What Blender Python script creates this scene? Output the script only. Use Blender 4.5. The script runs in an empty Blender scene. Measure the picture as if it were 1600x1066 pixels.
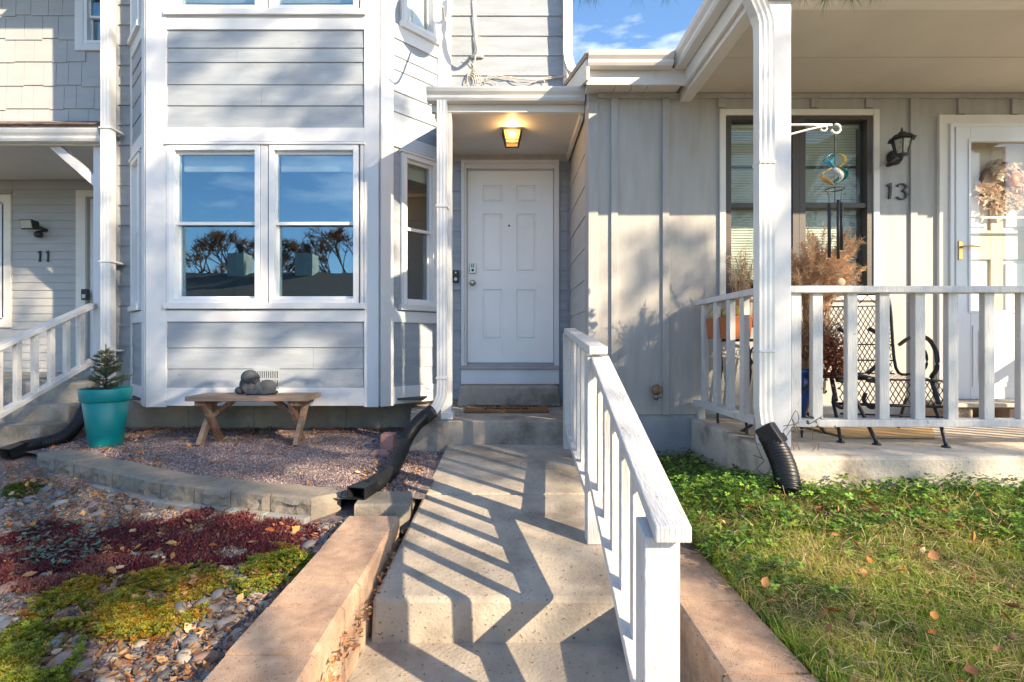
import bpy, math, random
import numpy as np
from mathutils import Vector, Matrix, noise
random.seed(7); RNG = np.random.default_rng(7)
sc = bpy.context.scene
C = sc.collection
R = math.radians
PI = math.pi

# ------------------------------------------------------------------ camera
FPX = 800.0                      # focal length in photo pixels (1600 wide)
cam_d = bpy.data.cameras.new('camera'); cam = bpy.data.objects.new('camera', cam_d)
C.objects.link(cam); sc.camera = cam
cam.location = (0, 0, 0); cam.rotation_euler = (R(90), 0, 0)
cam_d.sensor_width = 36; cam_d.lens = 18.0
cam_d.shift_x = 0.00625; cam_d.shift_y = 0.0006
cam_d.clip_start = 0.05; cam_d.clip_end = 500

# ------------------------------------------------------------------ sky and sun
SUNV = Vector((1.2, -1.0, 0.79)).normalized()        # towards the sun
w = bpy.data.worlds.new('World'); sc.world = w; w.use_nodes = True
nt = w.node_tree; nt.nodes.clear()
N = nt.nodes.new; L = nt.links.new
out = N('ShaderNodeOutputWorld'); bg = N('ShaderNodeBackground')
sky = N('ShaderNodeTexSky'); sky.sky_type = 'NISHITA'; sky.sun_disc = False
sky.sun_elevation = math.asin(SUNV.z); sky.sun_rotation = math.atan2(SUNV.x, SUNV.y)
sky.air_density = 1.0; sky.dust_density = 0.6; sky.ozone_density = 3.5
tc = N('ShaderNodeTexCoord'); mp = N('ShaderNodeMapping'); mp.inputs['Scale'].default_value = (1.2, 1.2, 4.2)
mp.inputs['Location'].default_value = (20.98, 8.3, 4.87)
nz = N('ShaderNodeTexNoise'); nz.inputs['Scale'].default_value = 1.7; nz.inputs['Detail'].default_value = 7; nz.inputs['Roughness'].default_value = 0.55
cr = N('ShaderNodeValToRGB'); cr.color_ramp.elements[0].position = 0.585; cr.color_ramp.elements[1].position = 0.78
mx = N('ShaderNodeMix'); mx.data_type = 'RGBA'
mx.inputs[7].default_value = (8.3, 8.3, 9.0, 1)
L(tc.outputs['Generated'], mp.inputs['Vector']); L(mp.outputs[0], nz.inputs['Vector']); L(nz.outputs['Fac'], cr.inputs[0])
tn = N('ShaderNodeVectorMath'); tn.operation = 'MULTIPLY'; tn.inputs[1].default_value = (0.88, 0.97, 1.0); L(sky.outputs[0], tn.inputs[0])
L(cr.outputs[0], mx.inputs[0]); L(tn.outputs[0], mx.inputs[6]); L(mx.outputs[2], bg.inputs[0]); L(bg.outputs[0], out.inputs[0])
bg.inputs[1].default_value = 0.135

sun_d = bpy.data.lights.new('sun', 'SUN'); sun = bpy.data.objects.new('sun', sun_d); C.objects.link(sun)
sun_d.energy = 5.0; sun_d.angle = R(0.53); sun_d.color = (1.0, 0.81, 0.57)
sun.rotation_euler = SUNV.to_track_quat('Z', 'Y').to_euler(); sun.location = SUNV * 40

sc.view_settings.view_transform = 'Standard'; sc.view_settings.look = 'None'
sc.view_settings.gamma = 1.0; sc.view_settings.use_curve_mapping = False
sc.view_settings.exposure = 1.36

# ------------------------------------------------------------------ materials
MATS = {}
def mat(name, col, rough=0.6, var=0.06, scale=6.0, bump=0.0, bscale=60.0, col2=None, c2scale=3.0, c2pos=(0.5, 0.62),
        stretch=None, spec=0.5, metal=0.0, speck=None, attr=False, wave=None, alpha=1.0, trans=0.0, sub=0.0):
    if name in MATS: return MATS[name]
    m = bpy.data.materials.new(name); m.use_nodes = True; t = m.node_tree
    b = t.nodes['Principled BSDF']; n = t.nodes.new; l = t.links.new
    b.inputs['Roughness'].default_value = rough; b.inputs['Metallic'].default_value = metal
    b.inputs['Specular IOR Level'].default_value = spec
    if trans: b.inputs['Transmission Weight'].default_value = trans
    co = n('ShaderNodeTexCoord'); src = co.outputs['Object']
    if stretch:
        mpp = n('ShaderNodeMapping'); mpp.inputs['Scale'].default_value = stretch; l(src, mpp.inputs[0]); ssrc = mpp.outputs[0]
    else: ssrc = src
    if attr:
        a = n('ShaderNodeAttribute'); a.attribute_name = 'col'; base = a.outputs['Color']
    else:
        rgb = n('ShaderNodeRGB'); rgb.outputs[0].default_value = (*col, 1); base = rgb.outputs[0]
    if col2:
        q = n('ShaderNodeTexNoise'); q.inputs['Scale'].default_value = c2scale; q.inputs['Detail'].default_value = 8; q.inputs['Roughness'].default_value = .62; l(ssrc, q.inputs['Vector'])
        r = n('ShaderNodeValToRGB'); r.color_ramp.elements[0].position = c2pos[0]; r.color_ramp.elements[1].position = c2pos[1]; l(q.outputs['Fac'], r.inputs[0])
        k = n('ShaderNodeMix'); k.data_type = 'RGBA'; k.inputs[7].default_value = (*col2, 1); l(r.outputs[0], k.inputs[0]); l(base, k.inputs[6]); base = k.outputs[2]
    if speck:
        q = n('ShaderNodeTexNoise'); q.inputs['Scale'].default_value = speck[1]; q.inputs['Detail'].default_value = 2; l(src, q.inputs['Vector'])
        r = n('ShaderNodeValToRGB'); r.color_ramp.elements[0].position = speck[2]; r.color_ramp.elements[1].position = speck[2] + .04; l(q.outputs['Fac'], r.inputs[0])
        k = n('ShaderNodeMix'); k.data_type = 'RGBA'; k.inputs[7].default_value = (*speck[0], 1); l(r.outputs[0], k.inputs[0]); l(base, k.inputs[6]); base = k.outputs[2]
    if var:
        q = n('ShaderNodeTexNoise'); q.inputs['Scale'].default_value = scale; q.inputs['Detail'].default_value = 6; l(ssrc, q.inputs['Vector'])
        mr = n('ShaderNodeMapRange'); mr.inputs['From Min'].default_value = .3; mr.inputs['From Max'].default_value = .7
        mr.inputs['To Min'].default_value = 1 - var; mr.inputs['To Max'].default_value = 1 + var; l(q.outputs['Fac'], mr.inputs[0])
        k = n('ShaderNodeVectorMath'); k.operation = 'SCALE'; l(base, k.inputs[0]); l(mr.outputs[0], k.inputs['Scale']); base = k.outputs[0]
    l(base, b.inputs['Base Color'])
    if bump:
        q = n('ShaderNodeTexNoise'); q.inputs['Scale'].default_value = bscale; q.inputs['Detail'].default_value = 5; l(ssrc, q.inputs['Vector'])
        bp = n('ShaderNodeBump'); bp.inputs['Strength'].default_value = min(1, bump); bp.inputs['Distance'].default_value = 0.004 * max(1, bump); l(q.outputs['Fac'], bp.inputs['Height']); l(bp.outputs[0], b.inputs['Normal'])
    MATS[name] = m; return m

def glass_mat(name, refl, tint=(.9, .95, .95), rough=0.0, gtint=(.95, .97, 1)):
    if name in MATS: return MATS[name]
    m = bpy.data.materials.new(name); m.use_nodes = True; t = m.node_tree; t.nodes.clear(); n = t.nodes.new; l = t.links.new
    o = n('ShaderNodeOutputMaterial'); mxs = n('ShaderNodeMixShader'); tr = n('ShaderNodeBsdfTransparent'); gl = n('ShaderNodeBsdfGlossy')
    tr.inputs[0].default_value = (*tint, 1); gl.inputs['Roughness'].default_value = rough; gl.inputs[0].default_value = (*gtint, 1)
    wz = n('ShaderNodeTexNoise'); wz.inputs['Scale'].default_value = 2.6; wb_ = n('ShaderNodeBump'); wb_.inputs['Strength'].default_value = .02; wb_.inputs['Distance'].default_value = .02; wc = n('ShaderNodeTexCoord'); l(wc.outputs['Object'], wz.inputs['Vector']); l(wz.outputs['Fac'], wb_.inputs['Height']); l(wb_.outputs[0], gl.inputs['Normal'])
    fr = n('ShaderNodeLayerWeight'); fr.inputs[0].default_value = .5; pw = n('ShaderNodeMath'); pw.operation = 'POWER'; pw.inputs[1].default_value = 5.0
    ad = n('ShaderNodeMath'); ad.operation = 'ADD'; ad.use_clamp = True; ad.inputs[1].default_value = refl
    l(fr.outputs['Facing'], pw.inputs[0]); l(pw.outputs[0], ad.inputs[0]); l(ad.outputs[0], mxs.inputs[0]); l(tr.outputs[0], mxs.inputs[1]); l(gl.outputs[0], mxs.inputs[2]); l(mxs.outputs[0], o.inputs[0])
    MATS[name] = m; return m

M_SIDE = mat('siding_paint', (.29, .32, .355), .55, .11, 3, .6, 40, stretch=(1, 1, 5), speck=((.22, .235, .25), 26, .735), col2=(.325, .35, .38), c2scale=1.3, c2pos=(.45, .7))
M_SIDE13 = mat('siding_paint_warm', (.40, .385, .36), .6, .10, 3, .45, 40, stretch=(5, 5, .7))
M_LAP13 = mat('siding_paint_lap', (.46, .445, .42), .6, .06, 3, .35, 45, stretch=(1, 1, 5))
M_SIDE11 = mat('siding_paint_neighbour', (.38, .38, .375), .5, .05, 3, .2, 40, stretch=(1, 1, 4))
M_TRIM = mat('white_trim_paint', (.655, .65, .655), .45, .05, 4, .22, 50, col2=(.66, .64, .61), c2scale=2.2, c2pos=(.56, .8), stretch=(1, 1, .5))
M_TRIMW = mat('cream_trim_paint', (.72, .68, .61), .45, .05, 4, .2, 50, col2=(.6, .55, .47), c2scale=3, c2pos=(.6, .8))
M_RAIL = mat('white_rail_paint', (.565, .55, .53), .5, .10, 5, .9, 26, col2=(.44, .41, .365), c2scale=4, c2pos=(.58, .76), stretch=(7, 1.2, .7), speck=((.36, .30, .25), 32, .705))
M_PVC = mat('white_vinyl', (.74, .74, .745), .3, .02, 4, 0)
M_GUT = mat('gutter_metal_paint', (.70, .68, .65), .35, .05, 5, .08, 12, col2=(.6, .57, .52), c2scale=4, c2pos=(.58, .8))
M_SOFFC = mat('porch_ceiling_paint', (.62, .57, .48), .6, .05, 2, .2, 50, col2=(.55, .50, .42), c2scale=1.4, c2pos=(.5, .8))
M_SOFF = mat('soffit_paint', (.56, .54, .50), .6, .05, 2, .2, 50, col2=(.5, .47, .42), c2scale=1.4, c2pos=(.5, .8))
M_CONC = mat('concrete', (.385, .335, .27), .88, .17, 5.5, 1.0, 70, col2=(.225, .19, .15), c2scale=2.2, c2pos=(.47, .64), speck=((.11, .09, .075), 70, .665))
M_CONCD = mat('weathered_concrete', (.38, .325, .265), .9, .2, 3.5, 1.2, 60, col2=(.15, .125, .105), c2scale=3.2, c2pos=(.45, .66), speck=((.50, .46, .4), 60, .70))
M_CONCP = mat('porch_concrete', (.50, .44, .36), .9, .15, 3.5, 1.3, 50, col2=(.21, .18, .15), c2scale=2.8, c2pos=(.50, .66), speck=((.2, .17, .14), 50, .70))
M_FOUND = mat('foundation_concrete', (.36, .305, .235), .9, .14, 4, .7, 50, col2=(.2, .185, .16), c2scale=3, c2pos=(.45, .7))
M_FOUNDB = mat('foundation_paint', (.33, .345, .36), .8, .1, 4, .7, 40)
M_BLOCKG = mat('grey_block', (.25, .215, .17), .95, .2, 6, 1.6, 45, col2=(.15, .13, .105), c2scale=6, c2pos=(.45, .66))
M_BLOCKT = mat('tan_block', (.50, .335, .225), .95, .16, 22, 1.3, 260, col2=(.30, .185, .125), c2scale=3.2, c2pos=(.46, .72), speck=((.20, .13, .09), 130, .64))
M_BRICKP = mat('pink_brick', (.42, .2, .17), .9, .15, 9, 1, 60)
M_BLACKP = mat('black_corrugated_plastic', (.010, .011, .013), .42, .2, 6, .1, 20, col2=(.035, .034, .032), c2scale=5, c2pos=(.6, .8), spec=.35)
M_TEAL = mat('teal_glaze', (.0, .21, .21), .40, .12, 5, .15, 10, col2=(.03, .16, .16), c2scale=9, c2pos=(.6, .8))
M_WOOD = mat('weathered_bench_wood', (.28, .17, .105), .8, .25, 5, .9, 30, col2=(.29, .235, .185), c2scale=4, c2pos=(.4, .7), stretch=(1, 8, 8))
M_WOODR = mat('stained_leg_wood', (.24, .115, .07), .75, .22, 6, .6, 40, col2=(.33, .27, .22), c2scale=4, c2pos=(.5, .7), stretch=(8, 8, 1))
M_STATUE = mat('dark_cast_stone', (.05, .056, .064), .8, .25, 12, .7, 60)
M_BLACK = mat('black_metal', (.02, .02, .02), .45, .1, 10, .1, 80)
M_BRONZE = mat('bronze_window_frame', (.065, .052, .045), .5, .12, 6, .2, 60)
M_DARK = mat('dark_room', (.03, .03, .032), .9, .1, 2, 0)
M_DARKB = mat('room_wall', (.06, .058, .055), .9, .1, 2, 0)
M_BLIND = mat('blind_slats', (.66, .61, .50), .6, .04, 5, 0)
M_GLASS = glass_mat('window_glass', .19, gtint=(.62, .86, 1))
M_GLASS13 = glass_mat('old_window_glass', .015)
M_GLASSC = glass_mat('clear_glass', .03, (.97, .97, .95))
M_BRASS = mat('brass', (.6, .42, .16), .3, .1, 10, 0, metal=1)
M_STEEL = mat('satin_nickel', (.5, .47, .42), .35, .1, 10, 0, metal=1)
M_ROOF = mat('roof_shingle', (.26, .185, .15), .95, .2, 12, 1, 120, col2=(.17, .12, .1), c2scale=14, c2pos=(.4, .6))
M_DOOR = mat('white_door_paint', (.82, .81, .79), .35, .03, 3, .12, 60, col2=(.74, .72, .69), c2scale=2.5, c2pos=(.6, .85))
M_COIR = mat('coir_mat', (.24, .115, .045), 1, .25, 60, 1.5, 250)
M_COIRK = mat('coir_black', (.02, .016, .014), 1, .2, 60, 1, 250)
M_CABLE = mat('cable_beige', (.55, .49, .42), .5, .1, 8, 0)
M_LEAF = mat('leaf_attr', (0, 0, 0), .55, 0, attr=True, spec=.3)
_t = M_LEAF.node_tree; _tr = _t.nodes.new('ShaderNodeBsdfTranslucent'); _ms = _t.nodes.new('ShaderNodeMixShader'); _ms.inputs[0].default_value = .3
_at = [q for q in _t.nodes if q.type == 'ATTRIBUTE'][0]; _o = [q for q in _t.nodes if q.type == 'OUTPUT_MATERIAL'][0]
_t.links.new(_at.outputs['Color'], _tr.inputs[0]); _t.links.new(_t.nodes['Principled BSDF'].outputs[0], _ms.inputs[1]); _t.links.new(_tr.outputs[0], _ms.inputs[2]); _t.links.new(_ms.outputs[0], _o.inputs['Surface'])
M_STONE = mat('stone_attr', (0, 0, 0), .75, .14, 30, .5, 60, attr=True)
M_BARK = mat('bark', (.10, .07, .05), .95, .3, 12, 1.5, 30)

# ------------------------------------------------------------------ geometry helpers
class Fr:                                            # wall frame: s along wall, n outward, z up
    def __init__(s, o, u, nrm): s.o = Vector(o); s.u = Vector(u).normalized(); s.n = Vector(nrm).normalized()
    def p(s, a, n, z): v = s.o + s.u * a + s.n * n; return (v.x, v.y, v.z + z)
class MB:
    def __init__(s): s.v = []; s.f = []; s.sm = []
    def add(s, vs, fs, smooth=False):
        b = len(s.v); s.v += [tuple(x) for x in vs]; s.f += [tuple(i + b for i in f) for f in fs]; s.sm += [smooth] * len(fs); return s
    def box(s, x0, x1, y0, y1, z0, z1):
        return s.add([(x0, y0, z0), (x1, y0, z0), (x1, y1, z0), (x0, y1, z0), (x0, y0, z1), (x1, y0, z1), (x1, y1, z1), (x0, y1, z1)],
                     [(0, 3, 2, 1), (4, 5, 6, 7), (0, 1, 5, 4), (1, 2, 6, 5), (2, 3, 7, 6), (3, 0, 4, 7)])
    def fbox(s, F, a0, a1, n0, n1, z0, z1):
        return s.ext(F, [(n0, z0), (n1, z0), (n1, z1), (n0, z1)], a0, a1)
    def ext(s, F, prof, a0, a1):                     # profile (n,z) swept along s
        k = len(prof); vs = [F.p(a0, n, z) for n, z in prof] + [F.p(a1, n, z) for n, z in prof]
        fs = [(i, (i + 1) % k, k + (i + 1) % k, k + i) for i in range(k)] + [tuple(range(k))[::-1], tuple(range(k, 2 * k))]
        return s.add(vs, fs)
    def hexa(s, pts): return s.add(pts, [(0, 3, 2, 1), (4, 5, 6, 7), (0, 1, 5, 4), (1, 2, 6, 5), (2, 3, 7, 6), (3, 0, 4, 7)])
    def poly(s, pts, d):                             # planar polygon thickened by vector d
        k = len(pts); d = Vector(d); vs = [Vector(p) for p in pts] + [Vector(p) + d for p in pts]
        return s.add(vs, [tuple(range(k)), tuple(range(k, 2 * k))[::-1]] + [(i, k + i, k + (i + 1) % k, (i + 1) % k) for i in range(k)])
    def sweep(s, pts, sec, up=(0, 0, 1), radii=None, cap=True, smooth=True, closed=False):
        pts = [Vector(p) for p in pts]; up = Vector(up); k = len(sec); vs = []; m = len(pts)
        for i, p in enumerate(pts):
            if closed: t = pts[(i + 1) % m] - pts[i - 1]
            else: t = pts[min(i + 1, m - 1)] - pts[max(i - 1, 0)]
            t.normalize(); a = t.cross(up)
            if a.length < 1e-3: a = t.cross(Vector((0, 1, 0.01)))
            a.normalize(); b = a.cross(t)
            r = radii[i] if radii else 1
            vs += [p + a * (x * r) + b * (y * r) for x, y in sec]
        fs = []
        for i in range(m if closed else m - 1):
            j = (i + 1) % m
            fs += [(i * k + q, i * k + (q + 1) % k, j * k + (q + 1) % k, j * k + q) for q in range(k)]
        s.add(vs, fs, smooth)
        if cap and not closed:
            b = len(s.v) - len(vs); s.f += [tuple(b + q for q in range(k))[::-1], tuple(b + (m - 1) * k + q for q in range(k))]; s.sm += [False, False]
        return s
    def tube(s, pts, r, seg=8, **kw):
        rr = r if isinstance(r, (list, tuple)) else [r] * len(pts)
        return s.sweep(pts, [(math.cos(2 * PI * i / seg), math.sin(2 * PI * i / seg)) for i in range(seg)], radii=rr, **kw)
    def bar(s, p0, p1, w_, h_, up=(0, 0, 1)):
        return s.sweep([p0, p1], [(-w_ / 2, -h_ / 2), (w_ / 2, -h_ / 2), (w_ / 2, h_ / 2), (-w_ / 2, h_ / 2)], up=up, smooth=False)
    def lathe(s, c, prof, seg=24, smooth=True):
        vs = []; k = len(prof)
        for i in range(seg):
            a = 2 * PI * i / seg
            vs += [(c[0] + r * math.cos(a), c[1] + r * math.sin(a), c[2] + z) for r, z in prof]
        fs = [(i * k + j, ((i + 1) % seg) * k + j, ((i + 1) % seg) * k + j + 1, i * k + j + 1) for i in range(seg) for j in range(k - 1)]
        return s.add(vs, fs, smooth)
    def blob(s, c, r, seed=0, amp=0.0, sub=2, fs=2.0):
        import bmesh
        bm = bmesh.new(); bmesh.ops.create_icosphere(bm, subdivisions=sub, radius=1); vs = []
        for v in bm.verts:
            q = v.co.copy(); d = 1 + amp * noise.noise(q * fs + Vector((seed * 3.1, seed, 0)))
            vs.append((c[0] + q.x * r[0] * d, c[1] + q.y * r[1] * d, c[2] + q.z * r[2] * d))
        fs_ = [tuple(v.index for v in f.verts) for f in bm.faces]; bm.free(); return s.add(vs, fs_, True)
    def mesh(s, name, base=(0, 0, 0), m=None):
        me = bpy.data.meshes.new(name); bx, by, bz = base
        me.from_pydata([(x - bx, y - by, z - bz) for x, y, z in s.v], [], s.f); me.polygons.foreach_set('use_smooth', s.sm)
        if m: me.materials.append(m)
        me.update(); return me
BASE = {}
def thing(name, label, cat, loc=(0, 0, 0), group=None):
    o = bpy.data.objects.new(name, None); C.objects.link(o); o.location = loc; o.empty_display_size = .1
    o['label'] = label; o['category'] = cat
    if group: o['group'] = group
    BASE[o.name] = tuple(loc); return o
def bevel(o, wd):
    b = o.modifiers.new('bevel', 'BEVEL'); b.width = wd; b.segments = 2; b.limit_method = 'ANGLE'; b.angle_limit = R(35); b.harden_normals = False
def part(name, mb, m, parent, bv=0, label=None, kind=None):
    base = BASE[parent.name]; me = mb.mesh(name, base, m); o = bpy.data.objects.new(name, me); C.objects.link(o); o.parent = parent
    BASE[o.name] = base
    if bv: bevel(o, bv)
    if label: o['label'] = label
    if kind: o['kind'] = kind
    return o
def solo(name, mb, m, label, cat, base, group=None, bv=0):
    me = mb.mesh(name, base, m); o = bpy.data.objects.new(name, me); C.objects.link(o); o.location = base
    o['label'] = label; o['category'] = cat
    if group: o['group'] = group
    if bv: bevel(o, bv)
    BASE[o.name] = tuple(base); return o
def struct(name, mb, m, parent=None, kind='structure', bv=0):
    me = mb.mesh(name, (0, 0, 0), m); o = bpy.data.objects.new(name, me); C.objects.link(o)
    if parent: o.parent = parent
    else: o['kind'] = kind
    BASE[o.name] = (0, 0, 0)
    if bv: bevel(o, bv)
    return o
def at(x, y, Y):                                     # point seen at photo pixel x,y when Y metres away
    return ((x - 790) * Y / FPX, Y, -(y - 534) * Y / FPX)
def X_(x, Y): return (x - 790) * Y / FPX
def Z_(y, Y): return -(y - 534) * Y / FPX
def holes_wall(mb, F, s0, s1, z0, z1, n0, n1, holes):
    ss = sorted({s0, s1, *[h[0] for h in holes], *[h[1] for h in holes]}); zs = sorted({z0, z1, *[h[2] for h in holes], *[h[3] for h in holes]})
    ss = [a for a in ss if s0 <= a <= s1]; zs = [a for a in zs if z0 <= a <= z1]
    for i in range(len(ss) - 1):
        cs = (ss[i] + ss[i + 1]) / 2; run = None
        for j in range(len(zs) - 1):
            cz = (zs[j] + zs[j + 1]) / 2
            solid = not any(h[0] < cs < h[1] and h[2] < cz < h[3] for h in holes)
            if solid: run = (run[0], zs[j + 1]) if run else (zs[j], zs[j + 1])
            if (not solid or j == len(zs) - 2) and run: mb.fbox(F, ss[i], ss[i + 1], n0, n1, run[0], run[1]); run = None
    return mb
def mass(name, tv, tf, pos, rot, scl, cols, m, label=None, cat=None, parent=None, kind='stuff', smooth=False):
    """one mesh of many small copies of a template; rot = (n,3,3), scl (n,3), cols (n,3)"""
    tv = np.asarray(tv, float); n = len(pos); k = len(tv)
    V = np.einsum('nij,nkj->nki', rot, tv[None] * scl[:, None, :]) + np.asarray(pos)[:, None, :]
    V = V.reshape(-1, 3); fl = [len(f) for f in tf]; fi = np.concatenate([np.asarray(f) for f in tf])
    loops = (fi[None] + (np.arange(n) * k)[:, None]).reshape(-1)
    me = bpy.data.meshes.new(name); me.vertices.add(len(V)); me.vertices.foreach_set('co', V.astype(np.float32).reshape(-1))
    me.loops.add(len(loops)); me.loops.foreach_set('vertex_index', loops.astype(np.int32))
    tot = np.tile(np.array(fl), n); st = np.concatenate([[0], np.cumsum(tot)[:-1]])
    me.polygons.add(len(tot)); me.polygons.foreach_set('loop_start', st.astype(np.int32)); me.polygons.foreach_set('loop_total', tot.astype(np.int32))
    if smooth: me.polygons.foreach_set('use_smooth', np.ones(len(tot), bool))
    me.update(calc_edges=True)
    ca = me.color_attributes.new('col', 'FLOAT_COLOR', 'POINT')
    cc = np.concatenate([np.repeat(np.asarray(cols), k, 0), np.ones((n * k, 1))], 1); ca.data.foreach_set('color', cc.astype(np.float32).reshape(-1))
    me.materials.append(m); o = bpy.data.objects.new(name, me); C.objects.link(o)
    if parent: o.parent = parent
    if kind: o['kind'] = kind
    if label: o['label'] = label; o['category'] = cat
    BASE[o.name] = (0, 0, 0); return o
def rots(n, tilt=PI, rng=RNG):
    """random yaw plus tilt away from z by up to tilt"""
    yaw = rng.uniform(0, 2 * PI, n); til = rng.uniform(0, 1, n) * tilt; ax = rng.uniform(0, 2 * PI, n)
    def rz(a):
        c, s = np.cos(a), np.sin(a); z = np.zeros_like(a); o = np.ones_like(a); return np.stack([np.stack([c, -s, z], -1), np.stack([s, c, z], -1), np.stack([z, z, o], -1)], 1)
    def rx(a):
        c, s = np.cos(a), np.sin(a); z = np.zeros_like(a); o = np.ones_like(a); return np.stack([np.stack([o, z, z], -1), np.stack([z, c, -s], -1), np.stack([z, s, c], -1)], 1)
    return rz(ax) @ rx(til) @ rz(yaw)
def pal(cols, n, jit=.15, rng=RNG):
    c = np.array(cols)[rng.integers(0, len(cols), n)]; return np.clip(c * (1 + rng.uniform(-jit, jit, (n, 1))), 0, 1)
OCT_V = [(1, 0, 0), (-1, 0, 0), (0, 1, 0), (0, -1, 0), (0, 0, 1), (0, 0, -1)]
OCT_F = [(0, 2, 4), (2, 1, 4), (1, 3, 4), (3, 0, 4), (2, 0, 5), (1, 2, 5), (3, 1, 5), (0, 3, 5)]
LEAF_V = [(-.5, 0, .05), (-.2, .26, .0), (.2, .22, .05), (.55, 0, .16), (.2, -.22, .06), (-.2, -.26, .02), (0, 0, -.06)]
LEAF_F = [(0, 6, 1), (1, 6, 2), (2, 6, 3), (3, 6, 4), (4, 6, 5), (5, 6, 0)]
DRY = [(.48, .22, .07), (.38, .19, .09), (.52, .32, .15), (.27, .12, .06), (.48, .35, .22), (.46, .15, .045), (.24, .15, .09)]
# ------------------------------------------------------------------ key distances
YW = 5.38; YB = 4.86; Y13 = 4.13; Y11 = 6.7
XL, XR = -3.40, -1.203                               # bay front corners
S2 = math.sqrt(.5)
def boards(parent, F, s0, s1, zs, m, t=.014, j=.002, nm='siding_board', gap=0):
    """lap boards between successive heights zs (descending); each is its own part"""
    if s1 - s0 > 1.4 and gap == 0:                                # long runs have butt joints
        for k, (a, b) in enumerate(zip(zs[:-1], zs[1:])):
            c = s0 + (s1 - s0) * (random.uniform(.25, .75) if k % 2 else 2)
            if c < s1: boards(parent, F, s0, c - .001, [a, b], m, t, j, nm, -1); boards(parent, F, c + .001, s1, [a, b], m, t, j, nm, -1)
            else: boards(parent, F, s0, s1, [a, b], m, t, j, nm, -1)
        return
    _boards(parent, F, s0, s1, zs, m, t, j, nm)
def _boards(parent, F, s0, s1, zs, m, t=.014, j=.002, nm='siding_board'):
    for a, b in zip(zs[:-1], zs[1:]):
        d = random.uniform(-j, j); mb = MB()
        e0 = random.uniform(-j, j); e1 = random.uniform(-j, j)
        vs = [F.p(s0, 0, b + e0), F.p(s0, t + d, b + e0), F.p(s0, .004, a), F.p(s0, 0, a), F.p(s1, 0, b + e1), F.p(s1, t + d, b + e1), F.p(s1, .004, a), F.p(s1, 0, a)]
        mb.add(vs, [(0, 1, 5, 4), (1, 2, 6, 5), (2, 3, 7, 6), (3, 0, 4, 7), (3, 2, 1, 0), (4, 5, 6, 7)])
        part(nm, mb, m, parent)
def zr(z1, z0, e, off=0.0):
    zs = [z1]; z = math.floor((z1 - off) / e) * e + off
    if z1 - z < .03: z -= e
    while z > z0 + .03: zs.append(z); z -= e
    return zs + [z0]
def window(parent, F, s0, s1, z0, z1, mf, mg, fw=.045, n=.03, sash=True, blind=None, label=None, screen=True, depth=.09):
    """double hung vinyl window: frame > sashes, panes"""
    f = MB(); d = -depth
    f.fbox(F, s0, s0 + fw, d, n, z0, z1); f.fbox(F, s1 - fw, s1, d, n, z0, z1); f.fbox(F, s0 + fw, s1 - fw, d, n, z1 - fw, z1); f.fbox(F, s0 + fw, s1 - fw, d, n + .008, z0, z0 + fw * .8)
    wn = part('window', f, mf, parent, bv=.003, label=label)
    zm = (z0 + z1) / 2 + .01; a0, a1 = s0 + fw, s1 - fw; w_ = .03
    for lo, hi, nn in ((zm - .012, z1 - fw, -.012), (z0 + fw * .8, zm + .022, -.045)):
        q = MB(); e = w_ if nn > -.03 else w_ * 1.0
        q.fbox(F, a0, a0 + e * .55, nn - .025, nn, lo, hi); q.fbox(F, a1 - e * .55, a1, nn - .025, nn, lo, hi)
        q.fbox(F, a0 + e * .55, a1 - e * .55, nn - .025, nn, hi - e, hi); q.fbox(F, a0 + e * .55, a1 - e * .55, nn - .025, nn, lo, lo + e)
        part('sash', q, mf, wn, bv=.002)
        g = MB(); g.fbox(F, a0 + e * .55, a1 - e * .55, nn - .018, nn - .012, lo + e, hi - e); part('pane', g, mg, wn)
    return wn
def downspout(mb, pts, wd=.075, dp=.055, up=(0, -1, 0)):
    w2, d2 = wd / 2, dp / 2; sec = []
    xs = np.linspace(-w2, w2, 7)
    for i, x in enumerate(xs): sec.append((x, d2 if i % 2 == 0 else d2 - .003))
    for i, x in enumerate(xs[::-1]): sec.append((x, -d2 if i % 2 == 0 else -d2 + .003))
    mb.sweep(pts, sec, up=up, smooth=False); return mb
GUT = [(0, 0), (.065, 0), (.078, .018), (.078, .04), (.098, .062), (.108, .085), (.108, .097), (.096, .097), (.09, .088), (.0, .09)]

# ================================================================== UNIT 12 (middle house)
h12 = thing('townhouse', 'grey blue townhouse with a two storey bay window and a plain white front door', 'house', (-2, 5.4, -.95))
FW = Fr((0, YW, 0), (1, 0, 0), (0, -1, 0))
FB = Fr((0, YB, 0), (1, 0, 0), (0, -1, 0))
FBR = Fr((XR, YB, 0), (1, 1, 0), (1, -1, 0))         # right slanted side, s from front corner
FBL = Fr((XL, YB, 0), (-1, 1, 0), (-1, -1, 0))
BL = .52 / S2                                        # length of slanted side
DX0, DX1 = X_(721, YW), X_(873, YW)                  # door casing
ZT = 5.5
mb = MB(); holes_wall(mb, FW, -4.16, .70, -.95, ZT, -.2, 0, [(X_(728, YW), X_(867, YW), -.225, Z_(263, YW)), (-3.8, -.8, -.55, ZT - .1)])
part('wall', mb, M_SIDE, h12)
mb = MB(); mb.box(-4.16, .70, YW + .2, 11, 3.0, ZT); mb.box(-4.16, .70, 10.9, 11, -.95, 3.0); mb.box(-4.16, -3.96, YW + .2, 10.9, -.95, 3.0); mb.box(.5, .70, YW + .2, 10.9, -.95, 3.0)
part('wall', mb, M_SIDE, h12)
mb = MB(); mb.hexa([(-4.5, 4.9, ZT), (1.0, 4.9, ZT), (1.0, 8, ZT + 1.3), (-4.5, 8, ZT + 1.3), (-4.5, 4.9, ZT + .12), (1.0, 4.9, ZT + .12), (1.0, 8, ZT + 1.45), (-4.5, 8, ZT + 1.45)])
part('roof', mb, M_ROOF, h12)
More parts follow.
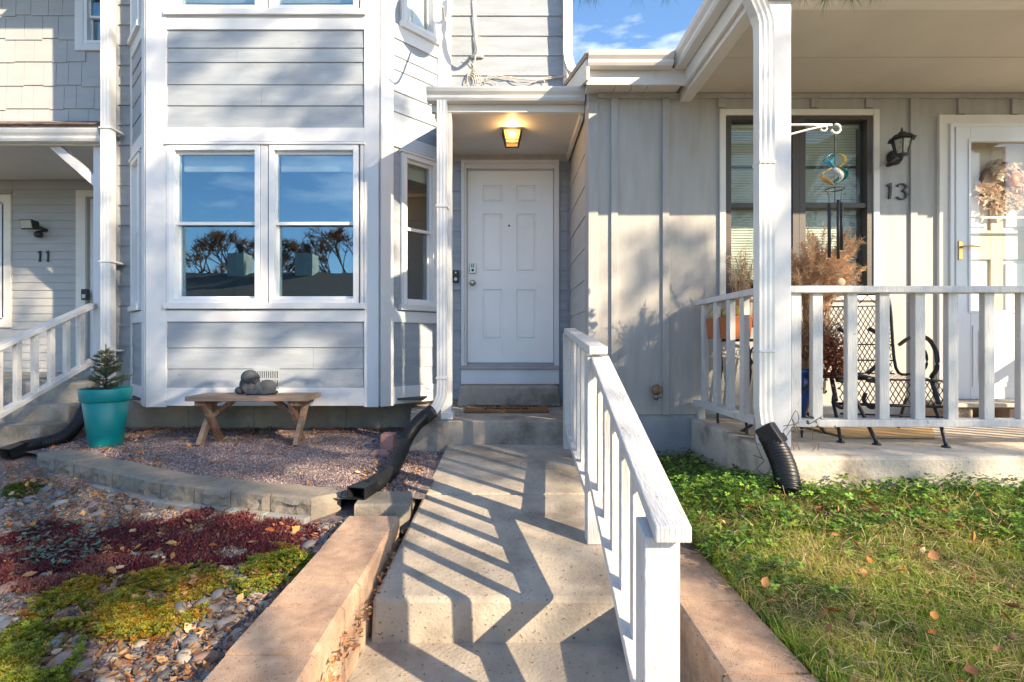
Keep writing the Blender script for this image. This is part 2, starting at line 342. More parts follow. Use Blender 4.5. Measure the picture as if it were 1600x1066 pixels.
mb = MB(); mb.box(-4.14, -.05 + .70, YW - .03, YW, -.95, -.62); part('foundation', mb, M_FOUND, h12)
mb = MB()
for xa, xb in ((-4.14, -3.30), (-3.296, -2.62), (-2.616, -1.66), (-1.656, -.62)): mb.box(xa, xb, YW - .055, YW - .031, -.96, -.58)
part('foundation', mb, M_FOUND, h12, bv=.004)
# wall boards left of the bay, in the door recess and above the porch roof
boards(h12, FW, -4.13, -3.87, zr(ZT, -.60, .2105, 3.322), M_SIDE, .018, .003)
boards(h12, FW, X_(705, YW), DX0, zr(1.95, -.60, .2085, Z_(299, YW)), M_SIDE)
boards(h12, FW, DX1, .650, zr(1.95, -.60, .2085, Z_(299, YW)), M_SIDE)
boards(h12, FW, X_(705, YW), .60, zr(ZT, 2.0, .2085, Z_(26, YW)), M_SIDE)
mb = MB(); mb.fbox(FW, -.675, X_(705, YW), 0, .03, -.58, ZT); part('corner_trim', mb, M_TRIM, h12, bv=.003)
mb = MB(); mb.fbox(FW, .602, .70, 0, .03, 2.0, ZT); part('corner_trim', mb, M_TRIM, h12, bv=.003)
mb = MB(); mb.fbox(FW, X_(705, YW) + .002, .655, .0, .028, 1.885, 1.95); part('head_trim', mb, M_SIDE13, h12)

# ---- bay: three faces
UW0, UW1 = X_(265, YB), X_(562, YB)
zw0, zw1 = Z_(474, YB), Z_(228, YB)                  # lower window unit
zu0 = Z_(18, YB); zu1 = 4.55
WL = (X_(265, YB), X_(409, YB)); WR = (X_(420, YB), X_(562, YB))
bayb = Z_(634, YB)
mb = MB(); holes_wall(mb, FB, XL, XR, bayb, ZT, -.10, 0, [(WL[0], WL[1], zw0, zw1), (WR[0], WR[1], zw0, zw1), (WL[0], WL[1], zu0, zu1), (WR[0], WR[1], zu0, zu1)])
sw0, sw1 = .35 * BL, .93 * BL
for F in (FBR, FBL): holes_wall(mb, F, .0, BL, bayb, ZT, -.08, 0, [(sw0, sw1, zw0, zw1 + .01), (sw0, sw1, zu0, zu1)])
bay = part('bay', mb, M_SIDE, h12)
mb = MB(); mb.add([(XL, YB + .01, bayb + .01), (XR, YB + .01, bayb + .01), (-.69, YW, bayb + .01), (-3.91, YW, bayb + .01)], [(0, 1, 2, 3)]); part('bay_floor', mb, M_SIDE13, h12)
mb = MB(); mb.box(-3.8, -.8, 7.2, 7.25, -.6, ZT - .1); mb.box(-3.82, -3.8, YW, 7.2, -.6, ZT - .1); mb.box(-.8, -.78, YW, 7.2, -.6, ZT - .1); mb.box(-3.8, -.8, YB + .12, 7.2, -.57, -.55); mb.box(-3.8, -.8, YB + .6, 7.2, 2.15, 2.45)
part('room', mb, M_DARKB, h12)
def trim(F, a0, a1, z0, z1, n=.022, m=None, nm='trim_board'):
    q = MB(); q.fbox(F, a0, a1, 0, n, z0, z1); return part(nm, q, m or M_TRIM, h12, bv=.003)
cl0, cl1, cr0, cr1 = XL + .0, X_(262, YB), X_(570, YB), XR
trim(FB, cl0, cl1, bayb - .012, ZT, .024, nm='corner_trim'); trim(FB, cr0, cr1, bayb - .012, ZT, .024, nm='corner_trim')
for F in (FBR, FBL):
    trim(F, 0.012, .15, bayb - .012, ZT, .022, nm='corner_trim'); trim(F, .93 * BL + .002, BL, bayb, ZT, .022, nm='corner_trim')
def band(F, a0, a1):
    trim(F, a0, a1, bayb, Z_(606, YB), .020); trim(F, a0, a1, Z_(503, YB), Z_(485, YB), .020)
    trim(F, a0, a1, Z_(222, YB), Z_(201, YB), .020); trim(F, a0, a1, Z_(48, YB), Z_(25, YB), .020)
band(FB, cl1, cr0)
for F in (FBR, FBL): band(F, .15, .93 * BL)
lo_b = [Z_(y, YB) for y in (503, 543, 576, 606)]; up_b = [Z_(y, YB) for y in (48, 76, 98, 133, 166, 201)]
for F, a, b in ((FB, cl1, cr0), (FBR, .15, .93 * BL), (FBL, .15, .93 * BL)):
    boards(h12, F, a, b, lo_b, M_SIDE, .013); boards(h12, F, a, b, up_b, M_SIDE, .013)
# window surrounds
def surround(F, a0, a1, z0, z1, e=.03):
    q = MB(); q.fbox(F, a0, a0 + e, 0, .03, z0, z1); q.fbox(F, a1 - e, a1, 0, .03, z0, z1); q.fbox(F, a0 - .015, a1 + .015, 0, .042, z1, z1 + .025); q.fbox(F, a0 - .02, a1 + .02, 0, .05, z0 - .055, z0)
    part('window_surround', q, M_TRIM, h12, bv=.003)
for z0, z1 in ((zw0, zw1), (zu0, zu1)):
    surround(FB, cl1 + .005, cr0 - .005, z0, z1)
    trim(FB, WL[1], WR[0], z0, z1, .026, nm='mullion')
    for w_ in (WL, WR): window(h12, FB, w_[0] + .012, w_[1] - .004, z0, z1, M_PVC, M_GLASS, fw=.05)
    for F in (FBR, FBL):
        surround(F, sw0 - .02, sw1 - .002, z0, z1, .018); window(h12, F, sw0, sw1 - .02, z0, z1, M_PVC, glass_mat('side_glass', .16), fw=.045)
# blinds raised behind the glass
for w_ in (WL, WR):
    q = MB(); q.fbox(FB, w_[0] + .07, w_[1] - .06, -.14, -.11, zw1 - .21, zw1 - .03); part('blind', q, M_BLIND, h12)
for F in (FBR, FBL):
    q = MB(); q.fbox(F, sw0 + .03, sw1 - .03, -.13, -.105, zw1 - .20, zw1 - .03); q.fbox(F, sw0 + .03, sw1 - .03, -.13, -.105, zu0, zu1 - .05); part('blind', q, M_BLIND, h12)
for w_ in (WL, WR):
    q = MB(); q.fbox(FB, w_[0] + .05, w_[1] - .05, -.14, -.11, zu0 + .15, zu1 - .05); part('blind', q, M_BLIND, h12)
# dark strips stand in for the shadowed head gap of the side windows
q = MB(); q.fbox(FBR, sw0 - .02, sw1, .0, .018, zw1 + .026, zw1 + .05); part('head_gap_strip', q, M_BRONZE, h12)
q = MB(); q.fbox(FBL, sw0 - .02, sw1, .0, .018, zw1 + .026, zw1 + .05); part('head_gap_strip', q, M_BRONZE, h12)
# foundation vent under the bay
vx0, vx1, vz0, vz1 = X_(398, YB), X_(438, YB), Z_(607, YB), Z_(576, YB)
q = MB(); nx = 11; sw = (vx1 - vx0 - .02) / nx
hs = [(vx0 + .01 + i * sw + sw * .25, vx0 + .01 + (i + 1) * sw - sw * .15, vz0 + .015 + r * .082, vz0 + .015 + r * .082 + .066) for i in range(nx) for r in range(2)]
holes_wall(q, FB, vx0, vx1, vz0, vz1, .018, .028, hs); vent = part('vent', q, M_SIDE, h12, bv=0)
q = MB(); q.fbox(FB, vx0 + .004, vx1 - .004, .014, .0165, vz0 + .004, vz1 - .004); part('vent_screen', q, M_DARK, vent)

# ---- front door
dz0, dz1 = -.222, Z_(265, YW); dx0, dx1 = X_(730, YW), X_(865, YW)
FD = Fr((0, YW + .03, 0), (1, 0, 0), (0, -1, 0))
ph = []
for a, b in ((754, 785), (807, 838)):
    for c, d in ((288, 315), (333, 425), (452, 531)): ph.append((X_(a, YW), X_(b, YW), Z_(d, YW), Z_(c, YW)))
q = MB(); holes_wall(q, FD, dx0, dx1, dz0, dz1, -.04, 0, ph); door = part('door', q, M_DOOR, h12, bv=.0015)
for a, b, c, d in ph:
    q = MB(); e = .028
    o_ = [(a, -.002, c), (b, -.002, c), (b, -.002, d), (a, -.002, d)]; i1 = [(a + .008, -.013, c + .008), (b - .008, -.013, c + .008), (b - .008, -.013, d - .008), (a + .008, -.013, d - .008)]
    i2 = [(a + .014, -.013, c + .014), (b - .014, -.013, c + .014), (b - .014, -.013, d - .014), (a + .014, -.013, d - .014)]
    i3 = [(a + e, -.003, c + e), (b - e, -.003, c + e), (b - e, -.003, d - e), (a + e, -.003, d - e)]
    vs = [FD.p(*v) for r in (o_, i1, i2, i3) for v in r]
    q.add(vs, [(r * 4 + k, r * 4 + (k + 1) % 4, r * 4 + 4 + (k + 1) % 4, r * 4 + 4 + k) for r in range(3) for k in range(4)] + [(12, 13, 14, 15)])
    part('door_panel', q, M_DOOR, door)
cz1 = Z_(257, YW)
q = MB()
for a, b, n_ in ((DX0, DX0 + .035, .045), (DX0 + .035, dx0 - .004, .03)):
    q.fbox(FW, a, b, -.07 if n_ == .03 else 0, n_, dz0 - .03, cz1)
q.fbox(FW, DX1 - .035, DX1, 0, .045, dz0 - .03, cz1); q.fbox(FW, dx1 + .004, DX1 - .035, -.07, .03, dz0 - .03, cz1)
q.fbox(FW, DX0, DX1, 0, .045, cz1, cz1 + .035); q.fbox(FW, dx0 - .004, dx1 + .004, -.07, .03, dz1 + .005, cz1)
part('door_casing', q, M_TRIM, h12, bv=.003)
q = MB(); q.fbox(FW, DX0 + .002, DX1 - .002, -.07, .075, -.285, -.252); q.fbox(FW, dx0, dx1, -.07, .04, -.252, -.232); part('threshold', q, mat('threshold_metal', (.36, .34, .34), .5, .1, 8, .2, 60), h12, bv=.003)
q = MB(); q.fbox(FW, DX0, DX1, 0, .05, -.444, -.288); part('kick_board', q, M_TRIM, h12, bv=.003)
kx, kz = X_(738.5, YW), Z_(442, YW)
q = MB(); q.sweep([FD.p(kx, 0, kz), FD.p(kx, .008, kz), FD.p(kx, .012, kz), FD.p(kx, .035, kz), FD.p(kx, .045, kz), FD.p(kx, .062, kz), FD.p(kx, .07, kz)], [(math.cos(a * PI / 8), math.sin(a * PI / 8)) for a in range(16)], radii=[.033, .033, .014, .014, .028, .028, .012], up=(0, 0, 1))
part('knob', q, M_STEEL, door)
q = MB(); q.fbox(FD, X_(733, YW), X_(744, YW), 0, .018, Z_(427, YW), Z_(411, YW)); lk = part('lock', q, M_STEEL, door, bv=.005)
q = MB()
for i in range(2):
    for j in range(2): q.fbox(FD, kx - .018 + i * .02, kx - .018 + i * .02 + .014, .018, .022, Z_(417.5, YW) + j * .018, Z_(417.5, YW) + j * .018 + .012)
q.sweep([FD.p(kx, .015, Z_(422, YW)), FD.p(kx, .03, Z_(422, YW))], [(.014 * math.cos(a * PI / 8), .014 * math.sin(a * PI / 8)) for a in range(16)])
part('keypad', q, M_BLACK, door)
q = MB(); q.sweep([FD.p(X_(795.5, YW), 0, Z_(352, YW)), FD.p(X_(795.5, YW), .004, Z_(352, YW))], [(.011 * math.cos(a * PI / 8), .011 * math.sin(a * PI / 8)) for a in range(16)]); part('peephole', q, M_BLACK, door)
q = MB(); q.fbox(FW, X_(723, YW), X_(726, YW), .045, .055, Z_(433, YW), Z_(424, YW)); part('strike_plate', q, M_STEEL, h12, bv=.002)
# video doorbell
db = thing('doorbell', 'slim black video doorbell on grey siding left of the white front door', 'doorbell', (X_(712, YW), YW - .02, Z_(432, YW)))
q = MB(); q.fbox(FW, X_(707.5, YW), X_(717.5, YW), .014, .04, Z_(442, YW), Z_(423, YW)); part('body', q, M_BLACK, db, bv=.006)
q = MB(); q.sweep([FW.p(X_(712.5, YW), .039, Z_(437, YW)), FW.p(X_(712.5, YW), .044, Z_(437, YW))], [(.017 * math.cos(a * PI / 8), .017 * math.sin(a * PI / 8)) for a in range(16)]); part('button', q, M_STEEL, db)
q = MB(); q.sweep([FW.p(X_(712.5, YW), .039, Z_(427, YW)), FW.p(X_(712.5, YW), .043, Z_(427, YW))], [(.009 * math.cos(a * PI / 8), .009 * math.sin(a * PI / 8)) for a in range(16)]); part('lens', q, M_STEEL, db)

# ---- porch roof over the door, post, gutter
g0, g1 = X_(666, 4.2), .655
FG = Fr((0, 4.29, 0), (1, 0, 0), (0, -1, 0))
q = MB(); q.ext(FG, [(n, z + 1.99) for n, z in GUT], g0, g1); part('gutter', q, M_GUT, h12, bv=0)
q = MB(); q.box(g0 + .03, .663, 4.295, 4.34, 1.925, 2.03); part('fascia', q, M_TRIMW, h12, bv=.003)
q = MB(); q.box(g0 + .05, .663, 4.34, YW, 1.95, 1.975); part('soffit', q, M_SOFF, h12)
for a_, b_ in ((-.60, -.56), (.632, .662)): q = MB(); q.box(a_, b_, 4.34, YW - .03, 1.90, 1.949); part('soffit_trim', q, M_TRIMW, h12)
q = MB(); q.hexa([(g0 + .02, 4.27, 2.03), (.665, 4.27, 2.03), (.665, YW, 2.26), (g0 + .02, YW, 2.26), (g0 + .02, 4.27, 2.06), (.665, 4.27, 2.06), (.665, YW, 2.32), (g0 + .02, YW, 2.32)]); part('porch_roof', q, M_ROOF, h12)
q = MB(); q.box(-.545, -.455, 4.30, 4.39, -.62, 1.925); post = part('porch_post', q, M_TRIM, h12, bv=.004)
q = MB(); q.box(-.54, -.44, 4.26, 4.40, -.648, -.59); part('post_base', q, M_GUT, post, bv=.002)
q = MB(); downspout(q, [(-.525, 4.245, 1.99), (-.525, 4.245, -.36), (-.53, 4.242, -.45), (-.565, 4.235, -.53), (-.60, 4.225, -.575)], .082, .06)
ds = part('downspout', q, M_GUT, h12)
for a_, b_ in ((1.108, 1.13), (-.31, -.29)): q = MB(); q.box(-.575, -.475, 4.208, 4.30, a_, b_); part('strap', q, M_GUT, ds, bv=.002)
# left downspout between the houses
q = MB(); downspout(q, [(X_(169, 5.2), 5.2, ZT), (X_(169, 5.2), 5.2, -.55), (X_(167, 5.2), 5.15, -.68), (X_(150, 5.0), 4.95, -.75)], .10, .075)
ds = part('downspout', q, M_GUT, h12)
for z in (2.15, .80, -.1): q = MB(); q.box(X_(159, 5.2), X_(179, 5.2), 5.155, 5.34, z, z + .018); part('strap', q, M_GUT, ds, bv=.002)
mb = MB(); mb.box(-4.16, -4.06, YW - .08, YW - .001, -.58, ZT); part('corner_trim', mb, M_SIDE, h12, bv=.003)
# right downspout, curling on to the lower roof
xr_ = .638
q = MB(); downspout(q, [(xr_, 5.28, ZT), (xr_, 5.28, 2.98), (xr_ + .012, 5.27, 2.88), (xr_ + .04, 5.25, 2.79), (xr_ + .10, 5.2, 2.73), (xr_ + .17, 5.12, 2.70)], .09, .07)
part('downspout', q, M_GUT, h12)

# ---- flush porch lamp (lit)
px_, pz_ = X_(800, 4.74), 1.95
lamp = thing('porch_lamp', 'lit square lantern with amber glass fixed under the small porch roof', 'lamp', (px_, 4.74, pz_))
q = MB(); q.box(px_ - .10, px_ + .10, 4.64, 4.84, 1.928, 1.9495)
def tap(q, t, z0, z1, r0, r1):
    for sx in (-1, 1):
        for sy in (-1, 1): q.bar((px_ + sx * r1, 4.74 + sy * r1, z1), (px_ + sx * r0, 4.74 + sy * r0, z0), t, t)
tap(q, .012, 1.80, 1.93, .062, .088)
for s_ in (-1, 1):
    q.box(px_ - .068, px_ + .068, 4.74 + s_ * .062 - .006, 4.74 + s_ * .062 + .006, 1.794, 1.806); q.box(px_ + s_ * .062 - .006, px_ + s_ * .062 + .006, 4.74 - .056, 4.74 + .056, 1.7935, 1.8055)
    q.box(px_ - .072, px_ + .072, 4.74 + s_ * .067 - .004, 4.74 + s_ * .067 + .004, 1.832, 1.84)
part('frame', q, M_BLACK, lamp)
amb = mat('amber_glass', (.85, .5, .12), .35, .1, 8, 0, trans=.3)
amb.node_tree.nodes['Principled BSDF'].inputs['Emission Color'].default_value = (1, .5, .12, 1); amb.node_tree.nodes['Principled BSDF'].inputs['Emission Strength'].default_value = .26
q = MB(); r0, r1 = .058, .083
vs = [(px_ + a * r0, 4.74 + b * r0, 1.805) for a, b in ((-1, -1), (1, -1), (1, 1), (-1, 1))] + [(px_ + a * r1, 4.74 + b * r1, 1.926) for a, b in ((-1, -1), (1, -1), (1, 1), (-1, 1))]
q.add(vs, [(0, 1, 5, 4), (1, 2, 6, 5), (2, 3, 7, 6), (3, 0, 4, 7), (3, 2, 1, 0)]); part('glass', q, amb, lamp)
lamp.scale = (.92, .92, .86)
ld = bpy.data.lights.new('bulb_light', 'POINT'); ld.energy = 2.1; ld.color = (1, .55, .18); ld.shadow_soft_size = .03
lo = bpy.data.objects.new('bulb_light', ld); C.objects.link(lo); lo.parent = lamp; lo.location = (0, -.15, -.07)

# ---- wall cables and dish arm above the porch roof
cab = thing('cable_bundle', 'beige coax cables coiled and strung along the upper siding above the porch roof', 'cable', (0, YW - .03, 2.65))
def pxp(l, Y): return [at(x, y, Y) for x, y in l]
def smooth_pts(p, k=5):
    p = [Vector(x) for x in p]; o = []
    for i in range(len(p) - 1):
        a, b, c, d = p[max(i - 1, 0)], p[i], p[i + 1], p[min(i + 2, len(p) - 1)]
        for j in range(k):
            t = j / k; o.append(.5 * ((2 * b) + (c - a) * t + (2 * a - 5 * b + 4 * c - d) * t * t + (-a + 3 * b - 3 * c + d) * t ** 3))
    return o + [p[-1]]
Yc = YW - .035
for l, r in (([(741, -60), (741, 20), (743, 60), (742, 100), (741, 120)], .007), ([(725, 92), (735, 96), (741, 108), (741, 122)], .004), ([(758, 124), (775, 118), (800, 122), (840, 125), (885, 119)], .006),
             ([(795, 120), (805, 128), (825, 131), (850, 122), (885, 118)], .005), ([(760, 128), (764, 118), (785, 122), (800, 120)], .004), ([(740, 125), (755, 126), (759, 139)], .004), ([(758, 135), (770, 136), (777, 134), (770, 127), (757, 124)], .004), ([(845, 122), (851, 128), (849, 140)], .004), ([(741, 60), (750, 58), (752, 66)], .004)):
    q = MB(); q.tube(smooth_pts(pxp(l, Yc)), r, 6); part('cable', q, M_CABLE, cab)
q = MB()
for k in range(5):
    cx, cz = X_(733 + k * 2, Yc), Z_(129 - k, Yc); rr = .055 + .009 * k
    q.tube([(cx + rr * .8 * math.cos(a * PI / 10), Yc - .004 * k, cz + rr * 1.25 * math.sin(a * PI / 10)) for a in range(20)], .0035, 5, closed=True)
part('cable_coil', q, M_CABLE, cab)
dish = thing('satellite_dish', 'satellite dish and curved arm hanging into view at the top beside the upper bay window', 'dish', (X_(742, YW), YW - .03, Z_(85, YW)))
q = MB(); q.box(X_(736, YW), X_(756, YW), YW - .03, YW - .014, Z_(92, YW), Z_(87, YW)); q.poly([at(738, 88, YW - .04), at(752, 88, YW - .04), at(747, 78, YW - .04), at(747, 62, YW - .04), at(742, 62, YW - .04), at(742, 78, YW - .04)], (0, .02, 0)); part('wall_bracket', q, M_GUT, dish)
q = MB(); q.tube(smooth_pts([at(745, 80, YW - .05), at(744, 70, YW - .2), at(741, 20, YW - .3), at(741, -60, YW - .3)]), .018, 8); part('mast', q, M_GUT, dish)
q = MB(); prof = [(.0, .0), (.1, .008), (.2, .03), (.27, .06), (.27, .068), (.2, .038), (.1, .016), (0, .008)]
tmp = MB(); tmp.lathe((0, 0, 0), prof, 28)
dm = Matrix.Translation(Vector(at(712, -38, YW - .55))) @ Matrix.Rotation(R(75), 4, 'X') @ Matrix.Rotation(R(20), 4, 'Y'); q.add([dm @ Vector(v) for v in tmp.v], tmp.f, True); part('reflector', q, M_GUT, dish)
q = MB(); q.tube([at(741, -30, YW - .3), at(722, -38, YW - .5)], .014, 8); q.tube(smooth_pts([at(712, -38, YW - .5), at(700, 22, YW - .75), at(694, 30, YW - .85), at(692, 10, YW - .95)]), .010, 7); part('arm', q, M_GUT, dish)

# ================================================================== concrete landing, step block, walkway
land = MB()
q = MB(); q.hexa([(-.80, 4.2, -.97), (.655, 4.2, -.97), (.655, YW - .06, -.97), (-1.0, YW - .06, -.97), (-.78, 4.2, -.65), (.655, 4.2, -.65), (.655, YW - .06, -.655), (-.98, YW - .06, -.65)])
ls = thing('landing', 'stained concrete landing in front of the white front door', 'landing', (-.1, 4.8, -.95)); part('slab', q, M_CONCD, ls, bv=.012)
q = MB(); a, b = X_(716, 5.1), X_(875, 5.1)
q.hexa([(a - .01, 5.09, -.652), (b + .01, 5.09, -.652), (b + .01, YW - .001, -.652), (a - .01, YW - .001, -.652), (a + .01, 5.11, -.448), (b - .01, 5.11, -.448), (b - .01, YW - .001, -.448), (a + .01, YW - .001, -.448)])
st = solo('step_block', q, M_CONCD, 'low concrete step block below the white front door', 'step', (-.0, 5.2, -.65), bv=.018)
mt = thing('doormat', 'brown coir doormat printed WIPE YOUR PAWS on the landing', 'doormat', (X_(791, 4.8), 4.8, -.649))
q = MB(); mx0, mx1 = X_(725, 4.68), X_(858, 4.68)
q.poly([(mx0, 4.66, -.648), (mx1, 4.66, -.648), (mx1, 5.065, -.648), (mx1 - .03, 5.08, -.648), (mx0 + .03, 5.08, -.648), (mx0, 5.065, -.648)], (0, 0, .022)); part('mat', q, M_COIR, mt, bv=.003)
def text_mesh(name, s, size, m, parent, loc, rot, sx=1, ext=.001, font=None, bold=0.0):
    cu = bpy.data.curves.new(name, 'FONT'); cu.body = s; cu.size = size; cu.extrude = ext; cu.align_x = 'CENTER'; cu.align_y = 'CENTER'; cu.offset = bold; cu.resolution_u = 4
    o = bpy.data.objects.new(name + '_src', cu); C.objects.link(o); bpy.context.view_layer.update()
    me = bpy.data.meshes.new_from_object(o.evaluated_get(bpy.context.evaluated_depsgraph_get())); bpy.data.objects.remove(o)
    me.name = name; me.materials.clear(); me.materials.append(m); n = bpy.data.objects.new(name, me); C.objects.link(n); n.parent = parent
    b_ = BASE[parent.name]; n.location = (loc[0] - b_[0], loc[1] - b_[1], loc[2] - b_[2]); n.rotation_euler = rot; n.scale = (sx, 1, 1); BASE[n.name] = b_; return n
mcx = (mx0 + mx1) / 2
text_mesh('lettering', 'WIPE  YOUR', .155, M_COIRK, mt, (mcx, 4.955, -.625), (0, 0, 0), .72, .0015, bold=.003)
text_mesh('lettering', 'PAWS', .165, M_COIRK, mt, (mcx, 4.775, -.625), (0, 0, 0), .95, .0015, bold=.003)

def zwalk(Y): return -.84 - .0846 * (4.2 - Y)
walk = MB()
def slab(y0, y1, xl0, xl1, xr0, xr1, f, th=.15):
    q = MB(); q.hexa([(xl0, y0, f(y0) - th), (xr0, y0, f(y0) - th), (xr1, y1, f(y1) - th), (xl1, y1, f(y1) - th), (xl0, y0, f(y0)), (xr0, y0, f(y0)), (xr1, y1, f(y1)), (xl1, y1, f(y1))]); return q
wk = struct('walkway', slab(3.14, 4.195, -.50, -.475, .58, .56, zwalk), M_CONC, bv=.008)
s2 = MB(); yf = 2.03; za = zwalk(3.13); zb = zwalk(yf)
s2.hexa([(-.545, yf, -1.35), (.60, yf, -1.35), (.585, 3.13, -1.35), (-.505, 3.13, -1.35), (-.532, yf + .012, zb), (.59, yf + .012, zb), (.58, 3.13, za), (-.50, 3.13, za)])
struct('walk_step', s2, M_CONC, wk, bv=.018)
s3 = MB(); s3.box(-.56, .64, -1.2, yf + .05, -1.40, -1.197); struct('walk_slab', s3, M_CONC, wk, bv=.006)

# ================================================================== ramp railing
rl = thing('ramp_railing', 'white painted wooden railing along the right side of the concrete walkway', 'railing', (.45, 2.7, -1))
def rx(Y): return .346 + .0425 * (Y - 1.3)           # left face of posts
T = .089
def sloped(q, Y0, Y1, zt0, zt1, th, off=0, w_=T):
    x0, x1 = rx(Y0) + off, rx(Y1) + off
    q.hexa([(x0, Y0, zt0 - th), (x0 + w_, Y0, zt0 - th), (x1 + w_, Y1, zt1 - th), (x1, Y1, zt1 - th), (x0, Y0, zt0), (x0 + w_, Y0, zt0), (x1 + w_, Y1, zt1), (x1, Y1, zt1)]); return q
ZC2a, ZC2b = -.447, -.068                            # top of lower cap at Y 1.24 and 2.5
part('cap_rail', sloped(MB(), 2.46, 4.13, -.022, .107, .04, .006), M_RAIL, rl, bv=.004)
part('cap_rail', sloped(MB(), 1.235, 2.50, ZC2a, ZC2b, .04, .018), M_RAIL, rl, bv=.004)
part('bottom_rail', sloped(MB(), 2.57, 4.03, -.745, -.66, .035, .0), M_RAIL, rl, bv=.003)
part('bottom_rail', sloped(MB(), 1.36, 2.50, -.955, -.615, .038, .0), M_RAIL, rl, bv=.003)
for Y0, zt, zb_ in ((1.27, -.487, -1.42), (2.48, -.075, zwalk(2.52) - .002), (4.04, .062, zwalk(4.08) - .002)):
    q = MB(); x = rx(Y0); s_ = .0
    zt2 = zt + (.08 * .3 if Y0 < 2 else .006)
    q.hexa([(x, Y0, zb_), (x + T, Y0, zb_), (x + T, Y0 + T, zb_), (x, Y0 + T, zb_), (x, Y0, zt), (x + T, Y0, zt), (x + T, Y0 + T, zt2), (x, Y0 + T, zt2)])
    part('post', q, M_RAIL, rl, bv=.004)
for Y in (2.82, 3.06, 3.30, 3.54, 3.78):
    zt = -.062 + (Y - 2.46) * (.129 / 1.67); zb_ = -.745 + (Y - 2.57) * (.085 / 1.46); x = rx(Y) + .026
    q = MB(); q.box(x, x + .038, Y - .019, Y + .019, zb_ - .002, zt + .004); part('baluster', q, M_RAIL, rl, bv=.002)
for Y in (1.56, 1.75, 1.94, 2.13, 2.32):
    zt = ZC2a - .04 + (Y - 1.235) * ((ZC2b - ZC2a) / 1.265); zb_ = -.955 + (Y - 1.36) * (.34 / 1.14); x = rx(Y) + .026
    q = MB(); q.box(x, x + .038, Y - .019, Y + .019, zb_ - .004, zt + .006); part('baluster', q, M_RAIL, rl, bv=.002)

# ================================================================== UNIT 13 (right house)
h13 = thing('townhouse', 'warm grey board and batten house numbered 13 with a railed porch on the right', 'house', (3, 4.2, -.95))
F13 = Fr((0, Y13, 0), (1, 0, 0), (0, -1, 0)); X13 = .666
wz0, wz1 = Z_(460, Y13), Z_(182, Y13); wx0, wx1 = X_(1133, Y13), X_(1362, Y13)
ox0, ox1, oz1 = X_(1478, Y13), X_(1478, Y13) + 1.02, Z_(196, Y13)
sidez = -.588
q = MB(); holes_wall(q, F13, X13, 6.6, sidez, 2.06, -.18, 0, [(wx0, wx1, wz0, wz1), (ox0, ox1, sidez - .1, oz1)]); part('wall', q, M_SIDE13, h13)
q = MB(); holes_wall(q, F13, X13 + .002, 6.6, -1.1, sidez - .004, -.18, -.012, []); part('foundation', q, M_FOUNDB, h13)
q = MB(); q.box(X13 + .02, X13 + .2, Y13 + .182, YW + 3, -1.1, 2.06); q.box(X13 + .2, 6.6, 8.2, 8.38, -1.1, 2.06); q.box(6.42, 6.6, Y13 + .18, 8.2, -1.1, 2.06); part('wall', q, M_LAP13, h13)
FS = Fr((X13 + .02, 0, 0), (0, 1, 0), (-1, 0, 0))
boards(h13, FS, Y13 + .03, YW - .03, [1.92, 1.605, 1.335, 1.07, .803, .53, .263, -.005, -.27, -.62], M_LAP13, .012)
cw = MB(); cw.fbox(F13, X13 - .002, X13 + .075, 0, .025, sidez, 1.93); part('corner_trim', cw, M_SIDE13, h13, bv=.003)
bat = [953.5 + 6, 1039.5, 1126, 1193, 1271, 1356, 1425.5, 1500, 1583.5, 1660, 1740]
for i, bx in enumerate(bat):
    xc = X_(bx, Y13); z0 = sidez - .0
    if 1120 < bx < 1380: z0 = wz1 + .065
    if 1470 < bx < 1690: z0 = oz1 + .085
    q = MB(); q.fbox(F13, xc - .027, xc + .027, 0, .020, z0, 1.955); part('batten', q, M_SIDE13, h13, bv=.002)
q = MB(); q.fbox(F13, X13 + .08, 6.5, 0, .022, 1.957, 1.995); part('frieze', q, M_SIDE13, h13, bv=.002)
